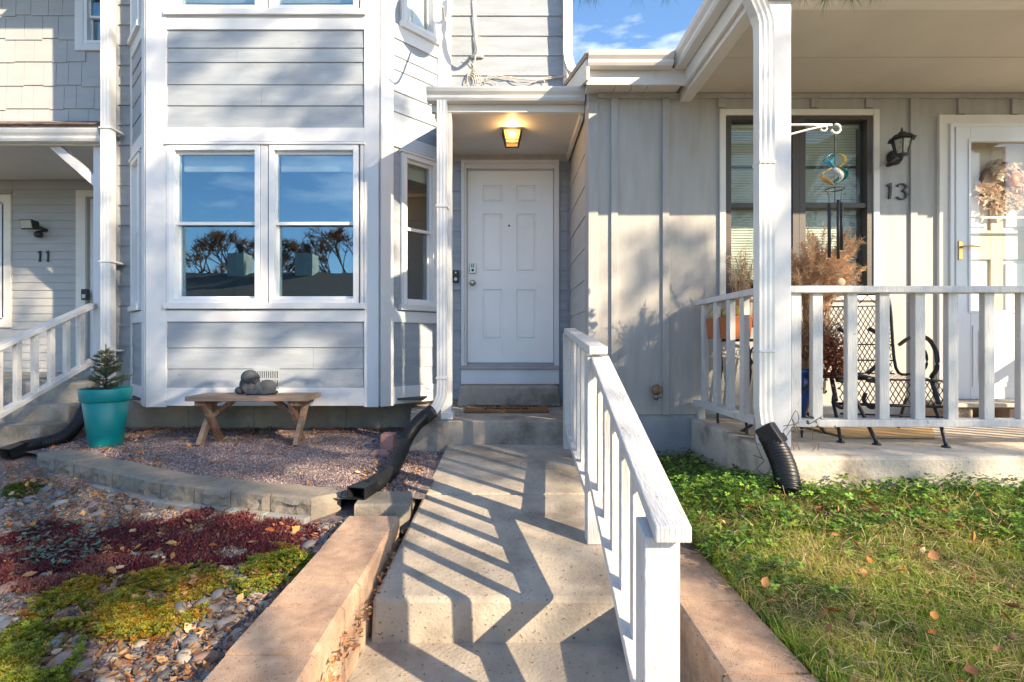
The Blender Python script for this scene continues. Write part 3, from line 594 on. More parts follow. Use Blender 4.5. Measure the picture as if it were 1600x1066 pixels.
# window
q = MB(); e = .05
q.fbox(F13, wx0 - e, wx0 - .002, 0, .022, wz0 - e, wz1 + e); q.fbox(F13, wx1 + .002, wx1 + e, 0, .022, wz0 - e, wz1 + e); q.fbox(F13, wx0 - .002, wx1 + .002, 0, .022, wz1 + .002, wz1 + e); q.fbox(F13, wx0 - .002, wx1 + .002, 0, .022, wz0 - e, wz0 - .002)
part('window_casing', q, M_TRIMW, h13, bv=.003)
mxa, mxb = X_(1237, Y13), X_(1258, Y13); wm = Z_(321, Y13)
for a, b in ((wx0, (mxa + mxb) / 2), ((mxa + mxb) / 2, wx1)):
    q = MB(); fw = .045; n1 = .012
    la = a + (fw if a == wx0 else .052); lb = b - (fw if b == wx1 else .052)
    q.fbox(F13, a, la, -.07, n1, wz0, wz1); q.fbox(F13, lb, b, -.07, n1, wz0, wz1); q.fbox(F13, la, lb, -.07, n1, wz1 - .03, wz1); q.fbox(F13, la, lb, -.07, n1, wz0, wz0 + .04); q.fbox(F13, la, lb, -.05, n1 - .01, wm - .02, wm + .02)
    wn = part('window', q, M_BRONZE, h13, bv=.002)
    for lo_, hi_, nn in ((wm + .02, wz1 - .03, -.03), (wz0 + .04, wm - .02, -.045)):
        g = MB(); g.fbox(F13, la, lb, nn - .004, nn, lo_, hi_); part('pane', g, M_GLASS13, wn)
    q = MB()
    for z in np.arange(wz0 + (.13 if a == wx0 else .04), wz1 - .06, .0215):
        q.add([(la + .01, Y13 + .10, z), (lb - .01, Y13 + .10, z), (lb - .01, Y13 + .110, z + .0235), (la + .01, Y13 + .110, z + .0235)], [(0, 1, 2, 3)])
    q.box(la, lb, Y13 + .09, Y13 + .13, wz1 - .06, wz1 - .03)
    bl = part('blind', q, M_BLIND, wn, kind='stuff')
    q = MB(); q.box(la + .02, lb - .02, Y13 + .086, Y13 + .092, wm + .33, wm + .345); part('sash_bar', q, M_BRONZE, wn)
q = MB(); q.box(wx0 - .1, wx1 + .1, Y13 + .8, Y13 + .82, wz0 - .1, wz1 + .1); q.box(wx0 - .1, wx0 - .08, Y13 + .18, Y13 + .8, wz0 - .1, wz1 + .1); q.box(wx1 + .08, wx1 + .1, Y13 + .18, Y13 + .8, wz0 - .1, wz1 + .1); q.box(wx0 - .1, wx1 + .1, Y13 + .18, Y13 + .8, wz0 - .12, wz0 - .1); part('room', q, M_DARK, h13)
# left eave and its gutter
FE = Fr((0, 3.92, 0), (1, 0, 0), (0, -1, 0))
xg0, xg1 = .62, 1.40
q = MB(); q.ext(FE, [(n, z + 2.08) for n, z in GUT], xg0, 1.262); part('gutter', q, M_GUT, h13)
q = MB(); q.box(xg0, 1.40, 3.925, 3.95, 1.97, 2.10); part('fascia', q, M_TRIMW, h13, bv=.003)
for a, b in ((xg0 + .02, .86), (.864, .99), (.994, 1.11), (1.114, 1.37)):
    q = MB(); q.box(a, b, 3.95, Y13 + .01, 2.0, 2.02); part('soffit_board', q, M_TRIMW, h13, bv=.002)
# return of the gutter towards the camera
FR = Fr((1.37, 0, 0), (0, 1, 0), (-1, 0, 0)); yfr = 2.92
q = MB(); q.ext(FR, [(n, z + 2.08) for n, z in GUT], yfr - .10, 3.92); part('gutter', q, M_GUT, h13)
q = MB(); q.box(1.374, 1.40, yfr, 3.925, 1.97, 2.10); part('fascia', q, M_TRIMW, h13, bv=.003)
q = MB(); q.box(1.402, 1.49, yfr + .03, Y13 + .0, 1.93, 1.999); part('beam', q, M_TRIMW, h13, bv=.004)
XE = 4.85
FF = Fr((0, yfr, 0), (1, 0, 0), (0, -1, 0))
q = MB(); q.ext(FF, [(n, z + 2.08) for n, z in GUT], 1.262, XE); part('gutter', q, M_GUT, h13)
q = MB(); q.box(1.40, XE, yfr + .002, yfr + .028, 1.97, 2.10); part('fascia', q, M_TRIMW, h13, bv=.003)
q = MB(); q.box(1.51, XE, yfr + .04, yfr + .13, 1.975, 1.999); part('beam', q, M_TRIMW, h13, bv=.004)
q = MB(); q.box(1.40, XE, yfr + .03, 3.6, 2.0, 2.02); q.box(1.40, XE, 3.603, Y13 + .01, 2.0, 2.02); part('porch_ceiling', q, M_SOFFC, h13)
q = MB(); q.box(1.5, XE, 3.597, 3.606, 1.996, 1.9995); part('ceiling_seam', q, M_SOFFC, h13)
q = MB(); q.box(XE, XE + .03, yfr, Y13, 1.95, 2.15); part('fascia', q, M_TRIMW, h13)
# roof and rake
def rz13(Y): return 2.14 + (Y - 3.88) * .335
q = MB(); q.hexa([(.635, 3.86, rz13(3.86)), (6.7, 3.86, rz13(3.86)), (6.7, 8.4, rz13(8.4)), (.635, 8.4, rz13(8.4)), (.635, 3.86, rz13(3.86) + .04), (6.7, 3.86, rz13(3.86) + .04), (6.7, 8.4, rz13(8.4) + .04), (.635, 8.4, rz13(8.4) + .04)]); part('roof', q, M_ROOF, h13)
q = MB(); q.hexa([(1.36, yfr - .03, 2.15), (XE + .04, yfr - .03, 2.15), (XE + .04, 3.9, 2.17), (1.36, 3.9, 2.17), (1.36, yfr - .03, 2.185), (XE + .04, yfr - .03, 2.185), (XE + .04, 3.9, 2.2), (1.36, 3.9, 2.2)]); part('porch_roof', q, M_ROOF, h13)
q = MB(); q.hexa([(.61, 3.86, rz13(3.86) - .16), (.634, 3.86, rz13(3.86) - .16), (.634, YW - .04, rz13(YW) - .16), (.61, YW - .04, rz13(YW) - .16), (.61, 3.86, rz13(3.86) + .0), (.634, 3.86, rz13(3.86)), (.634, YW - .04, rz13(YW)), (.61, YW - .04, rz13(YW))]); part('rake_board', q, M_TRIMW, h13, bv=.002)
q = MB(); q.hexa([(.60, 3.84, rz13(3.84) + .003), (.66, 3.84, rz13(3.84) + .003), (.66, YW - .04, rz13(YW) + .003), (.60, YW - .04, rz13(YW) + .003), (.60, 3.84, rz13(3.84) + .045), (.66, 3.84, rz13(3.84) + .045), (.66, YW - .04, rz13(YW) + .045), (.60, YW - .04, rz13(YW) + .045)]); part('rake_shingle', q, mat('rake_wood', (.36, .27, .2), .9, .2, 8, .8, 60), h13)
# column and its downspout
q = MB(); q.box(1.508, 1.65, 2.955, 3.095, -.612, 1.974); col = part('column', q, M_TRIM, h13, bv=.006)
q = MB(); downspout(q, [(1.33, 2.83, 2.09), (1.335, 2.835, 2.02), (1.36, 2.85, 1.96), (1.44, 2.90, 1.86), (1.463, 2.905, 1.80), (1.466, 2.905, 1.70), (1.466, 2.905, -.38), (1.475, 2.90, -.46), (1.50, 2.86, -.53)], .086, .072)
ds = part('downspout', q, M_GUT, h13)
for z in (-.06, 1.0): q = MB(); q.box(1.42, 1.512, 2.864, 2.95, z, z + .015); part('strap', q, M_GUT, ds, bv=.002)

# ---- porch slab
zs_ = -.614
slabm = MB(); slabm.hexa([(1.50, 2.73, -1.05), (6.6, 2.73, -1.05), (6.6, Y13 - .003, -1.05), (1.49, Y13 - .003, -1.05), (1.50, 2.73, zs_), (6.6, 2.73, zs_), (6.6, Y13 - .003, zs_), (1.49, Y13 - .003, zs_)])
pslab = thing('porch_slab', 'cracked concrete porch slab of the right house with flaking front face', 'porch', (3.5, 3.4, -1)); part('slab', slabm, M_CONCP, pslab, bv=.018)

# ---- porch railing: front and side
pr = thing('porch_railing', 'white slatted railing around the right hand porch', 'railing', (3, 3, -.6))
q = MB(); q.box(1.652, 4.86, 2.975, 3.065, .285, .325); part('top_rail', q, M_RAIL, pr, bv=.004)
q = MB(); q.box(1.652, 4.86, 2.975, 3.065, -.497, -.455); part('bottom_rail', q, M_RAIL, pr, bv=.004)
for i, cx in enumerate([1245, 1278.5, 1333, 1382, 1438.5, 1490.5, 1546.5, 1602, 1655, 1708, 1760, 1812, 1864, 1916, 1968, 2020, 2070]):
    xc = X_(cx, 3.0); j = random.uniform(-.003, .003)
    q = MB(); q.box(xc - .030 + j, xc + .030 + j, 3.0, 3.038, -.457, .287); part('baluster', q, M_RAIL, pr, bv=.003)
q = MB(); q.box(1.50, 1.572, 3.098, 4.06, .285, .325); part('top_rail', q, M_RAIL, pr, bv=.004)
q = MB(); q.box(1.497, 1.575, 3.098, 4.09, -.505, -.463); part('bottom_rail', q, M_RAIL, pr, bv=.004)
for cx in (1101.5, 1121, 1142, 1163.5, 1190 - .5):
    Yb = 1.535 * 800 / (cx - 790); q = MB(); q.box(1.515, 1.553, Yb - .03, Yb + .03, -.464, .286); part('baluster', q, M_RAIL, pr, bv=.003)
q = MB(); q.box(1.51, 1.56, 4.0, 4.05, -.612, -.506); part('foot', q, M_RAIL, pr, bv=.003)
q = MB(); q.box(4.76, 4.85, 3.07, 4.09, .285, .325); part('top_rail', q, M_RAIL, pr, bv=.004)
q = MB(); q.box(4.76, 4.85, 3.07, 4.09, -.497, -.455); part('bottom_rail', q, M_RAIL, pr, bv=.004)
q = MB(); q.box(4.87, 5.01, 2.955, 3.095, -.612, 1.95); part('post', q, M_RAIL, pr, bv=.004)
for Y in (3.25, 3.45, 3.65, 3.85):
    q = MB(); q.box(4.785, 4.825, Y - .03, Y + .03, -.456, .286); part('baluster', q, M_RAIL, pr, bv=.003)

# ---- door 13 with storm door
q = MB()
q.fbox(F13, ox0 - .075, ox0, -.02, .028, sidez + .002, oz1 + .0); q.fbox(F13, ox1, ox1 + .075, -.02, .028, sidez + .002, oz1 + .0); q.fbox(F13, ox0 - .075, ox1 + .075, -.02, .028, oz1, oz1 + .075)
part('door_casing', q, M_TRIMW, h13, bv=.004)
q = MB(); q.fbox(F13, ox0 + .001, ox0 + .03, -.17, .045, -.47, oz1 - .001); q.fbox(F13, ox0 + .03, ox1, -.17, .045, oz1 - .03, oz1 - .002); part('door_jamb', q, M_PVC, h13, bv=.002)
q = MB(); q.fbox(F13, ox0 + .001, ox1 - .001, -.17, .02, sidez, -.47); part('threshold', q, M_CONCD, h13)
s0, s1 = X_(1487, Y13) , ox1 - .03; z0_, z1_ = -.46, Z_(200, Y13)
q = MB(); g0_, g1_ = s0 + .115, s1 - .115; gz0, gz1 = Z_(486, Y13), z1_ - .125
holes_wall(q, F13, s0, s1, z0_, z1_, .005, .04, [(g0_, g1_, gz0, gz1)]); sd = part('storm_door', q, M_PVC, h13, bv=.004)
q = MB(); q.fbox(F13, g0_ - .02, g0_, .04, .048, gz0, gz1); q.fbox(F13, g1_, g1_ + .02, .04, .048, gz0, gz1); q.fbox(F13, g0_ - .02, g1_ + .02, .04, .048, gz1, gz1 + .02); q.fbox(F13, g0_ - .02, g1_ + .02, .04, .048, gz0 - .02, gz0); q.fbox(F13, g0_, g1_, .02, .035, Z_(343, Y13), Z_(340, Y13)); part('glass_trim', q, M_PVC, sd, bv=.002)
q = MB(); q.fbox(F13, g0_, g1_, .018, .022, gz0, gz1); part('pane', q, M_GLASSC, sd)
q = MB(); q.fbox(F13, s0 + .13, s1 - .13, .040, .048, z0_ + .1, gz0 - .12); q.fbox(F13, s0 + .17, s1 - .17, .048, .053, z0_ + .14, gz0 - .16); part('door_panel', q, M_PVC, sd, bv=.004)
hx, hz = X_(1493, Y13), Z_(390, Y13)
q = MB(); q.fbox(F13, hx - .016, hx + .016, .04, .05, hz - .09, hz + .06); q.tube([F13.p(hx, .05, hz + .01), F13.p(hx, .085, hz + .01), F13.p(hx + .05, .09, hz + .012), F13.p(hx + .115, .088, hz + .006)], .008, 8); part('handle', q, M_BRASS, sd, bv=.002)
q = MB(); q.fbox(F13, ox0 + .03, s0 + .0, -.01, .02, z0_, z1_); part('closer_strip', q, mat('tan_weather_strip', (.5, .42, .3), .7, .1), h13)
q = MB(); e0, e1 = s0 + .02, s1 - .02; iz = [(z0_ + .16, .0), (.12, .70), (.80, 1.0)]
FI = Fr((0, Y13 + .11, 0), (1, 0, 0), (0, -1, 0)); hh = []
for a in (e0 + .14, e0 + .50):
    for c, d in ((z0_ + .2, .02), (.14, .68), (.92, 1.22)): hh.append((a, a + .26, c, d))
holes_wall(q, FI, e0, e1, z0_, z1_, -.04, 0, hh); idr = part('inner_door', q, mat('cream_door_paint', (.62, .53, .42), .5, .05), h13, bv=.003)
for a, b, c, d in hh:
    q = MB(); q.fbox(FI, a + .03, b - .03, -.018, -.004, c + .03, d - .03); q.fbox(FI, a, b, -.03, -.018, c, d); part('door_panel', q, M_DOOR, idr, bv=.006)
# ================================================================== UNIT 11 (left house)
h11 = thing('townhouse', 'left neighbour house numbered 11 with shingled upper wall and roofed side porch', 'house', (-6, 6.8, -.95))
F11 = Fr((0, Y11, 0), (1, 0, 0), (0, -1, 0))
q = MB(); uwx0, uwx1, uwz0 = X_(133, Y11), X_(165, Y11), Z_(70, Y11)
holes_wall(q, F11, -10, -4.17, -.95, 5.2, -.2, 0, [(uwx0, uwx1, uwz0, 4.6), (X_(-70, Y11), X_(10, Y11), Z_(498, Y11), Z_(318, Y11)), (X_(137, Y11), X_(137, Y11) + .98, -.38, Z_(309, Y11))]); part('wall', q, M_SIDE11, h11)
q = MB(); q.box(-10, -4.18, Y11 + .2, 12, 2.4, 5.2); q.box(-10, -9.8, Y11 + .2, 12, -.95, 2.4); q.box(-10, -4.18, 11.8, 12, -.95, 2.4); part('wall', q, M_SIDE11, h11)
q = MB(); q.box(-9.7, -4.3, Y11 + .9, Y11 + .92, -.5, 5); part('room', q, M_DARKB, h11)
# lower lap siding
zs11 = zr(2.11, -.40, .1015, Z_(320.5, Y11))
wl0, wl1 = X_(20, Y11), X_(121, Y11)
boards(h11, F11, wl0 + .005, wl1, zs11, M_SIDE11, .014, .0015)
boards(h11, F11, -7.2, wl0, zr(2.11, Z_(303, Y11), .1015, Z_(320.5, Y11)), M_SIDE11, .014, .0015)
boards(h11, F11, -7.2, wl0, zr(Z_(516, Y11), -.40, .1015, Z_(320.5, Y11)), M_SIDE11, .014, .0015)
boards(h11, F11, wl1, -4.2, zr(2.11, Z_(297, Y11), .1015, Z_(320.5, Y11)), M_SIDE11, .014, .0015)
# window at left edge, door behind the post
q = MB(); za, zb2 = Z_(512, Y11), Z_(305, Y11); xa = X_(-80, Y11)
q.fbox(F11, X_(6, Y11), wl0, 0, .03, za, zb2); q.fbox(F11, xa, xa + .09, 0, .03, za, zb2); q.fbox(F11, xa + .09, X_(6, Y11), 0, .03, zb2 - .10, zb2); q.fbox(F11, xa + .09, X_(6, Y11), 0, .03, za, za + .10); part('window_casing', q, M_TRIMW, h11, bv=.003)
window(h11, F11, X_(-69, Y11), X_(9, Y11), Z_(497, Y11), Z_(319, Y11), M_PVC, glass_mat('side_glass', .16))
q = MB(); q.fbox(F11, wl1, X_(136, Y11), 0, .03, -.38, Z_(298, Y11)); q.fbox(F11, X_(136, Y11), X_(136, Y11) + 1.0, 0, .03, Z_(308, Y11), Z_(298, Y11)); part('door_casing', q, M_TRIMW, h11, bv=.003)
q = MB(); q.box(X_(137, Y11), X_(137, Y11) + .97, Y11 + .04, Y11 + .08, -.38, Z_(309, Y11)); part('door', q, M_DOOR, h11)
# shingles on the upper wall
e11 = 36.6 * Y11 / 800; z = Z_(185, Y11) - e11 * .6; row = 0
while z < 4.9:
    x = -4.19
    while x > -7.1:
        wd = random.uniform(.15, .26) if x < -4.6 else random.uniform(.17, .24); x0 = x - wd
        if not (x0 + .02 > uwx0 - .12 and z + e11 > uwz0 - .08):
            j = random.choice([0, 0, .012, .022]); q = MB()
            q.add([F11.p(x0 + .003, 0, z - j), F11.p(x0 + .003, .016, z - j), F11.p(x0 + .003, .004, z + e11 + .0), F11.p(x - .003, 0, z - j), F11.p(x - .003, .016, z - j), F11.p(x - .003, .004, z + e11)], [(0, 1, 4, 3), (1, 2, 5, 4), (0, 2, 1), (3, 4, 5)])
            if z > 1.9: part('shingle', q, M_SIDE11, h11)
        x = x0
    z += e11; row += 1
q = MB(); q.fbox(F11, uwx0 - .11, uwx0 + .0, 0, .035, uwz0 - .09, 4.7); q.fbox(F11, uwx0, uwx1 + .1, 0, .035, uwz0 - .09, uwz0); part('window_casing', q, M_TRIM, h11, bv=.003)
window(h11, F11, uwx0 + .002, uwx0 + .9, uwz0 + .002, 4.6, M_PVC, M_GLASS)
# porch roof, gutter, soffit
F11G = Fr((0, 5.36, 0), (1, 0, 0), (0, -1, 0))
q = MB(); q.ext(F11G, [(n, z_ * 1.25 + 2.075) for n, z_ in GUT], -8.5, -4.185); part('gutter', q, M_GUT, h11)
q = MB(); q.box(-8.5, -4.2, 5.365, 5.39, 2.06, 2.20); part('fascia', q, M_TRIMW, h11)
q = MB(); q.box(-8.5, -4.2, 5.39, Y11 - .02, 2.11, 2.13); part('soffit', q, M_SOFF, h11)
q = MB(); q.hexa([(-8.5, 5.27, 2.21), (-4.19, 5.27, 2.21), (-4.19, Y11 - .02, 2.84), (-8.5, Y11 - .02, 2.84), (-8.5, 5.27, 2.235), (-4.19, 5.27, 2.235), (-4.19, Y11 - .02, 2.88), (-8.5, Y11 - .02, 2.88)]); part('porch_roof', q, M_ROOF, h11)
for r_ in range(4):
    x = -4.2; Y0 = 5.25 + r_ * .14
    while x > -7:
        wd = random.uniform(.2, .38); q = MB(); zz = 2.237 + (Y0 - 5.27) * .451
        q.hexa([(x - wd + .006, Y0, zz + .001), (x, Y0, zz + .001), (x, Y0 + .2, zz + .085), (x - wd + .006, Y0 + .2, zz + .085), (x - wd + .006, Y0, zz + .014), (x, Y0, zz + .014 + random.uniform(0, .006)), (x, Y0 + .2, zz + .094), (x - wd + .006, Y0 + .2, zz + .094)])
        part('roof_shingle', q, M_ROOF, h11); x -= wd
q = MB(); q.box(-4.35, -4.255, 5.40, 5.49, -.42, 2.059); part('porch_post', q, M_TRIM, h11, bv=.004)
q = MB(); q.bar((-4.80, 5.445, 2.09), (-4.31, 5.445, 1.66), .085, .07, up=(0, 1, 0)); part('brace', q, M_TRIM, h11, bv=.004)
mb = MB(); mb.hexa([(-10.3, 5.6, 5.2), (-4.17, 5.6, 5.2), (-4.17, 9, 6.6), (-10.3, 9, 6.6), (-10.3, 5.6, 5.3), (-4.17, 5.6, 5.3), (-4.17, 9, 6.7), (-10.3, 9, 6.7)]); part('roof', mb, M_ROOF, h11)
# steps
stp = thing('porch_steps', 'worn concrete steps and slab leading up to the left house', 'steps', (-5, 5, -.95))
for y0, y1, zt in ((5.22, Y11 - .02, -.415), (4.93, 5.215, -.61), (4.62, 4.925, -.76)):
    q = MB(); q.box(-7.6, -4.24 + (.0 if zt > -.5 else .03), y0, y1, -1.1, zt); part('step', q, M_CONC, stp, bv=.02)
q = MB(); q.box(-9, -4.15, 3.2, 4.615, -1.3, -.93); struct('side_path', q, M_CONC)
# stair railing
sr = thing('stair_railing', 'sloping white railing beside the concrete steps of the left house', 'railing', (-4.3, 4.8, -.9))
def zt11(Y): return .375 - .415 * (5.32 - Y) / .97
xr1 = -4.34
q = MB(); q.bar((xr1, 3.75, zt11(3.75) - .02), (xr1, 5.39, zt11(5.39) - .02), .085, .04); part('top_rail', q, M_RAIL, sr, bv=.003)
q = MB(); q.bar((xr1, 3.75, zt11(3.75) - .60), (xr1, 5.39, zt11(5.39) - .60), .085, .04); part('bottom_rail', q, M_RAIL, sr, bv=.003)
for Y in (4.04, 4.21, 4.38, 4.55, 4.72, 4.89, 5.06, 5.23):
    q = MB(); q.box(xr1 - .019, xr1 + .019, Y - .025, Y + .025, zt11(Y) - .59, zt11(Y) - .03); part('baluster', q, M_RAIL, sr, bv=.002)
q = MB(); q.box(xr1 - .045, xr1 + .045, 3.66, 3.75, -.93, zt11(3.7) + .02); part('post', q, M_RAIL, sr, bv=.003)
# floodlight
fl = thing('floodlight', 'black floodlight with motion sensor above the house number 11', 'lamp', (X_(64, Y11), Y11 - .05, Z_(360, Y11)))
q = MB(); cx, cz = X_(64, Y11), Z_(356, Y11); Yf = Y11 - .14
q.hexa([(cx - .10, Yf - .03, cz - .06), (cx + .08, Yf - .05, cz - .06), (cx + .07, Yf + .05, cz - .045), (cx - .08, Yf + .05, cz - .045), (cx - .10, Yf - .06, cz + .06), (cx + .08, Yf - .08, cz + .06), (cx + .07, Yf + .04, cz + .055), (cx - .08, Yf + .04, cz + .055)]); hd = part('lamp_head', q, M_BLACK, fl, bv=.006)
q = MB(); q.hexa([(cx - .085, Yf - .042, cz - .045), (cx + .065, Yf - .060, cz - .045), (cx + .065, Yf - .03, cz - .045), (cx - .085, Yf - .03, cz - .045), (cx - .085, Yf - .066, cz + .047), (cx + .065, Yf - .084, cz + .047), (cx + .065, Yf - .05, cz + .047), (cx - .085, Yf - .05, cz + .047)]); part('lens', q, mat('flood_lens', (.42, .40, .34), .25, .1), hd)
q = MB(); q.tube([(cx + .02, Yf + .03, cz), (cx + .08, Y11 - .06, cz - .03), (cx + .09, Y11 - .015, cz - .04)], .022, 8); q.lathe((cx + .05, Yf + .05, cz - .15), [(0, 0), (.035, .005), (.05, .035), (.045, .06), (.02, .085), (0, .09)], 14); q.tube([(cx + .05, Yf + .05, cz - .07), (cx + .08, Y11 - .04, cz - .05)], .014, 7); part('sensor', q, M_BLACK, fl)
# house numbers as bent metal strokes
def digit_one(q, F, cx, cz, h, n=.006, t=.012, w_=.11):
    W = h * w_ * 2
    q.poly([F.p(cx - W * .35, n, cz - h / 2), F.p(cx + W * .35, n, cz - h / 2), F.p(cx + W * .55, n, cz + h * .1), F.p(cx + W * .5, n, cz + h * .5), F.p(cx - W * .1, n, cz + h * .48), F.p(cx - W * .7, n, cz + h * .36), F.p(cx - W * .65, n, cz + h * .28), F.p(cx - W * .15, n, cz + h * .3), F.p(cx - W * .05, n, cz)], F.n * t)
def digit_three(q, F, cx, cz, h, n=.006, t=.012):
    cl = [(-.30, .30), (-.24, .44), (-.02, .48), (.24, .40), (.26, .24), (.10, .08), (-.02, .05), (.16, .0), (.30, -.16), (.24, -.38), (.02, -.48), (-.22, -.44), (-.34, -.34)]
    wd = [.05, .035, .03, .06, .07, .045, .02, .05, .08, .07, .035, .035, .055]
    pts = [Vector((a * h * .95, 0, b * h)) for a, b in cl]; P = smooth_pts(pts, 4); Wd = np.interp(np.linspace(0, len(wd) - 1, len(P)), range(len(wd)), wd)
    Lp, Rp = [], []
    for i, p in enumerate(P):
        tt = (P[min(i + 1, len(P) - 1)] - P[max(i - 1, 0)]).normalized(); nn = Vector((-tt.z, 0, tt.x)) * Wd[i] * h
        Lp.append(p + nn); Rp.append(p - nn)
    for i in range(len(P) - 1):
        a, b, c, d = Lp[i], Rp[i], Rp[i + 1], Lp[i + 1]
        q.hexa([F.p(cx + v.x, n, cz + v.z) for v in (a, b, c, d)] + [F.p(cx + v.x, n + t, cz + v.z) for v in (a, b, c, d)])
nb = thing('house_number', 'black metal house number 11 on the left house below the floodlight', 'house number', (X_(70, Y11), Y11 - .02, Z_(401, Y11)))
for x in (64, 76.5):
    q = MB(); digit_one(q, F11, X_(x, Y11), Z_(401, Y11), .145, .014); part('digit', q, M_BLACK, nb)
nb = thing('house_number', 'black metal house number 13 on the right house under the lantern', 'house number', (X_(1400, Y13), Y13 - .02, Z_(299, Y13)))
q = MB(); digit_one(q, F13, X_(1388.5, Y13), Z_(299, Y13), .128, .004); part('digit', q, M_BLACK, nb)
q = MB(); digit_three(q, F13, X_(1408, Y13), Z_(300, Y13), .128, .004); part('digit', q, M_BLACK, nb)
kp = thing('door_keypad', 'small black entry keypad on the door trim of the left house', 'keypad', (X_(129, 6.6), 6.65, Z_(460, 6.6)))
q = MB(); a = at(129, 460, 6.6); q.box(a[0] - .04, a[0] + .04, 6.62, Y11 - .031, a[2] - .07, a[2] + .07); part('body', q, M_BLACK, kp, bv=.006)
q = MB(); q.box(a[0] - .022, a[0] + .022, 6.614, 6.62, a[2] - .05, a[2] + .0); part('button', q, M_STEEL, kp)

# ================================================================== lantern of house 13
ln = thing('wall_lantern', 'black wall lantern with frosted panes beside the window, above the number 13', 'lamp', (X_(1405, Y13), Y13, Z_(235, Y13)))
lx, lz, ly = X_(1409, 3.93), Z_(236, 3.93), 3.93
q = MB(); q.lathe((0, 0, 0), [(0, 0), (.062, 0), (.062, .012), (.05, .022), (.02, .03), (0, .03)], 20); rm = Matrix.Translation(Vector((X_(1397, Y13), Y13, Z_(247, Y13)))) @ Matrix.Rotation(R(90), 4, 'X'); q.v = [tuple(rm @ Vector(v)) for v in q.v]
q.tube(smooth_pts([(X_(1398, Y13), Y13 - .02, Z_(246, Y13)), (lx - .02, 4.05, lz - .07), (lx, 3.95, lz - .065), (lx, ly, lz - .03)]), .014, 8); part('bracket', q, M_BLACK, ln)
def ngon(r, z, n=6, a0=0): return [(lx + r * math.cos(a0 + 2 * PI * i / n), ly + r * math.sin(a0 + 2 * PI * i / n), z) for i in range(n)]
q = MB(); b0, b1 = ngon(.040, lz - .03), ngon(.068, lz + .085)
for i in range(6): q.bar(b0[i], b1[i], .008, .008)
for i in range(6): q.bar(b1[i], b1[(i + 1) % 6], .01, .01); q.bar(b0[i], b0[(i + 1) % 6], .01, .01)
q.lathe((lx, ly, lz), [(0, -.045), (.03, -.04), (.045, -.03), (0, -.028)], 12); part('frame', q, M_BLACK, ln)
q = MB(); q.lathe((lx, ly, lz), [(.098, .086), (.085, .092), (.055, .122), (.035, .128), (.02, .145), (.008, .15), (.010, .16), (0, .185)], 6, smooth=False); q.lathe((lx, ly, lz), [(.098, .086), (0, .09)], 6, smooth=False); part('cap', q, M_BLACK, ln)
q = MB(); c0, c1 = ngon(.037, lz - .026), ngon(.064, lz + .084); q.add(c0 + c1, [(i, (i + 1) % 6, 6 + (i + 1) % 6, 6 + i) for i in range(6)]); part('glass', q, mat('seeded_glass', (.62, .56, .42), .25, .3, 40, .5, 60, trans=.5), ln)

# ================================================================== hose bib
sp = thing('spigot', 'brass garden tap low on the grey wall between the ramp railing and the porch', 'tap', (X_(1026, Y13), Y13, Z_(612, Y13)))
a = at(1026, 609, Y13 - .06)
q = MB(); q.lathe((0, 0, 0), [(0, 0), (.035, 0), (.042, .006), (.036, .014), (.02, .016), (0, .016)], 12); rm = Matrix.Translation(Vector(a)) @ Matrix.Rotation(R(80), 4, 'X'); q.v = [tuple(rm @ Vector(v)) for v in q.v]; part('wheel', q, mat('old_brass', (.25, .16, .07), .5, .3, 20, .3, metal=.6), sp)
q = MB(); q.tube([(a[0], Y13, a[2]), (a[0], a[1] + .02, a[2]), (a[0], a[1], a[2])], .018, 8); q.tube([(a[0], a[1] + .02, a[2]), (a[0] + .0, a[1] - .0, a[2] - .05), (a[0] - .01, a[1] - .015, a[2] - .075)], [.018, .016, .018], 8); q.tube([(a[0] - .03, a[1], a[2] - .05), (a[0] + .035, a[1] - .01, a[2] - .06)], .008, 6); part('body', q, mat('tap_steel', (.22, .2, .18), .4, .2, metal=.7), sp)

# ================================================================== ground
def nz_(x, y, s, sd=0): return noise.noise(Vector((x * s, y * s, sd)))
def sheet(name, x0, x1, y0, y1, zf, step, m, kind='structure', parent=None):
    nx = max(2, int((x1 - x0) / step) + 1); ny = max(2, int((y1 - y0) / step) + 1); q = MB(); xs = np.linspace(x0, x1, nx); ys = np.linspace(y0, y1, ny)
    q.v = [(x, y, zf(x, y)) for y in ys for x in xs]; q.f = [(j * nx + i, j * nx + i + 1, (j + 1) * nx + i + 1, (j + 1) * nx + i) for j in range(ny - 1) for i in range(nx - 1)]; q.sm = [True] * len(q.f)
    return struct(name, q, m, parent, kind)
M_SOIL = mat('soil', (.075, .055, .042), 1, .3, 12, 1.5, 60, col2=(.12, .09, .065), c2scale=8)
M_GRAVB = mat('gravel_base', (.15, .115, .11), 1, .35, 60, 3, 160, col2=(.24, .19, .17), c2scale=50, c2pos=(.45, .6))
M_LAWN = mat('lawn_far', (.10, .10, .04), 1, .3, 4, 2, 40, col2=(.16, .13, .07), c2scale=1.5)
sheet('ground', -90, 90, -90, 90, lambda x, y: -1.42, 45, M_LAWN)
W = [(-3.95, 4.12), (-3.61, 3.955), (-3.23, 3.765), (-2.92, 3.60), (-2.49, 3.36), (-2.19, 3.21), (-1.69, 3.05), (-1.10, 2.885)]
def wallY(x):
    return float(np.interp(x, [p[0] for p in W], [p[1] for p in W]))
def zlow(x, y): return -1.035 + .03 * nz_(x, y, 2.2) + .012 * nz_(x, y, 9) + .05 * max(0, (x + 1.3)) - .02 * max(0, 2.5 - y) + .045 * max(0, y - 2.5)
sheet('planting_bed', -8, -.80, .9, 5.3, zlow, .07, M_GRAVB)
def zup(x, y): return -.905 + .018 * nz_(x, y, 1.7, 4) + .006 * nz_(x, y, 9)
q = MB(); xs = np.linspace(-4.25, -.47, 46); ny = 30
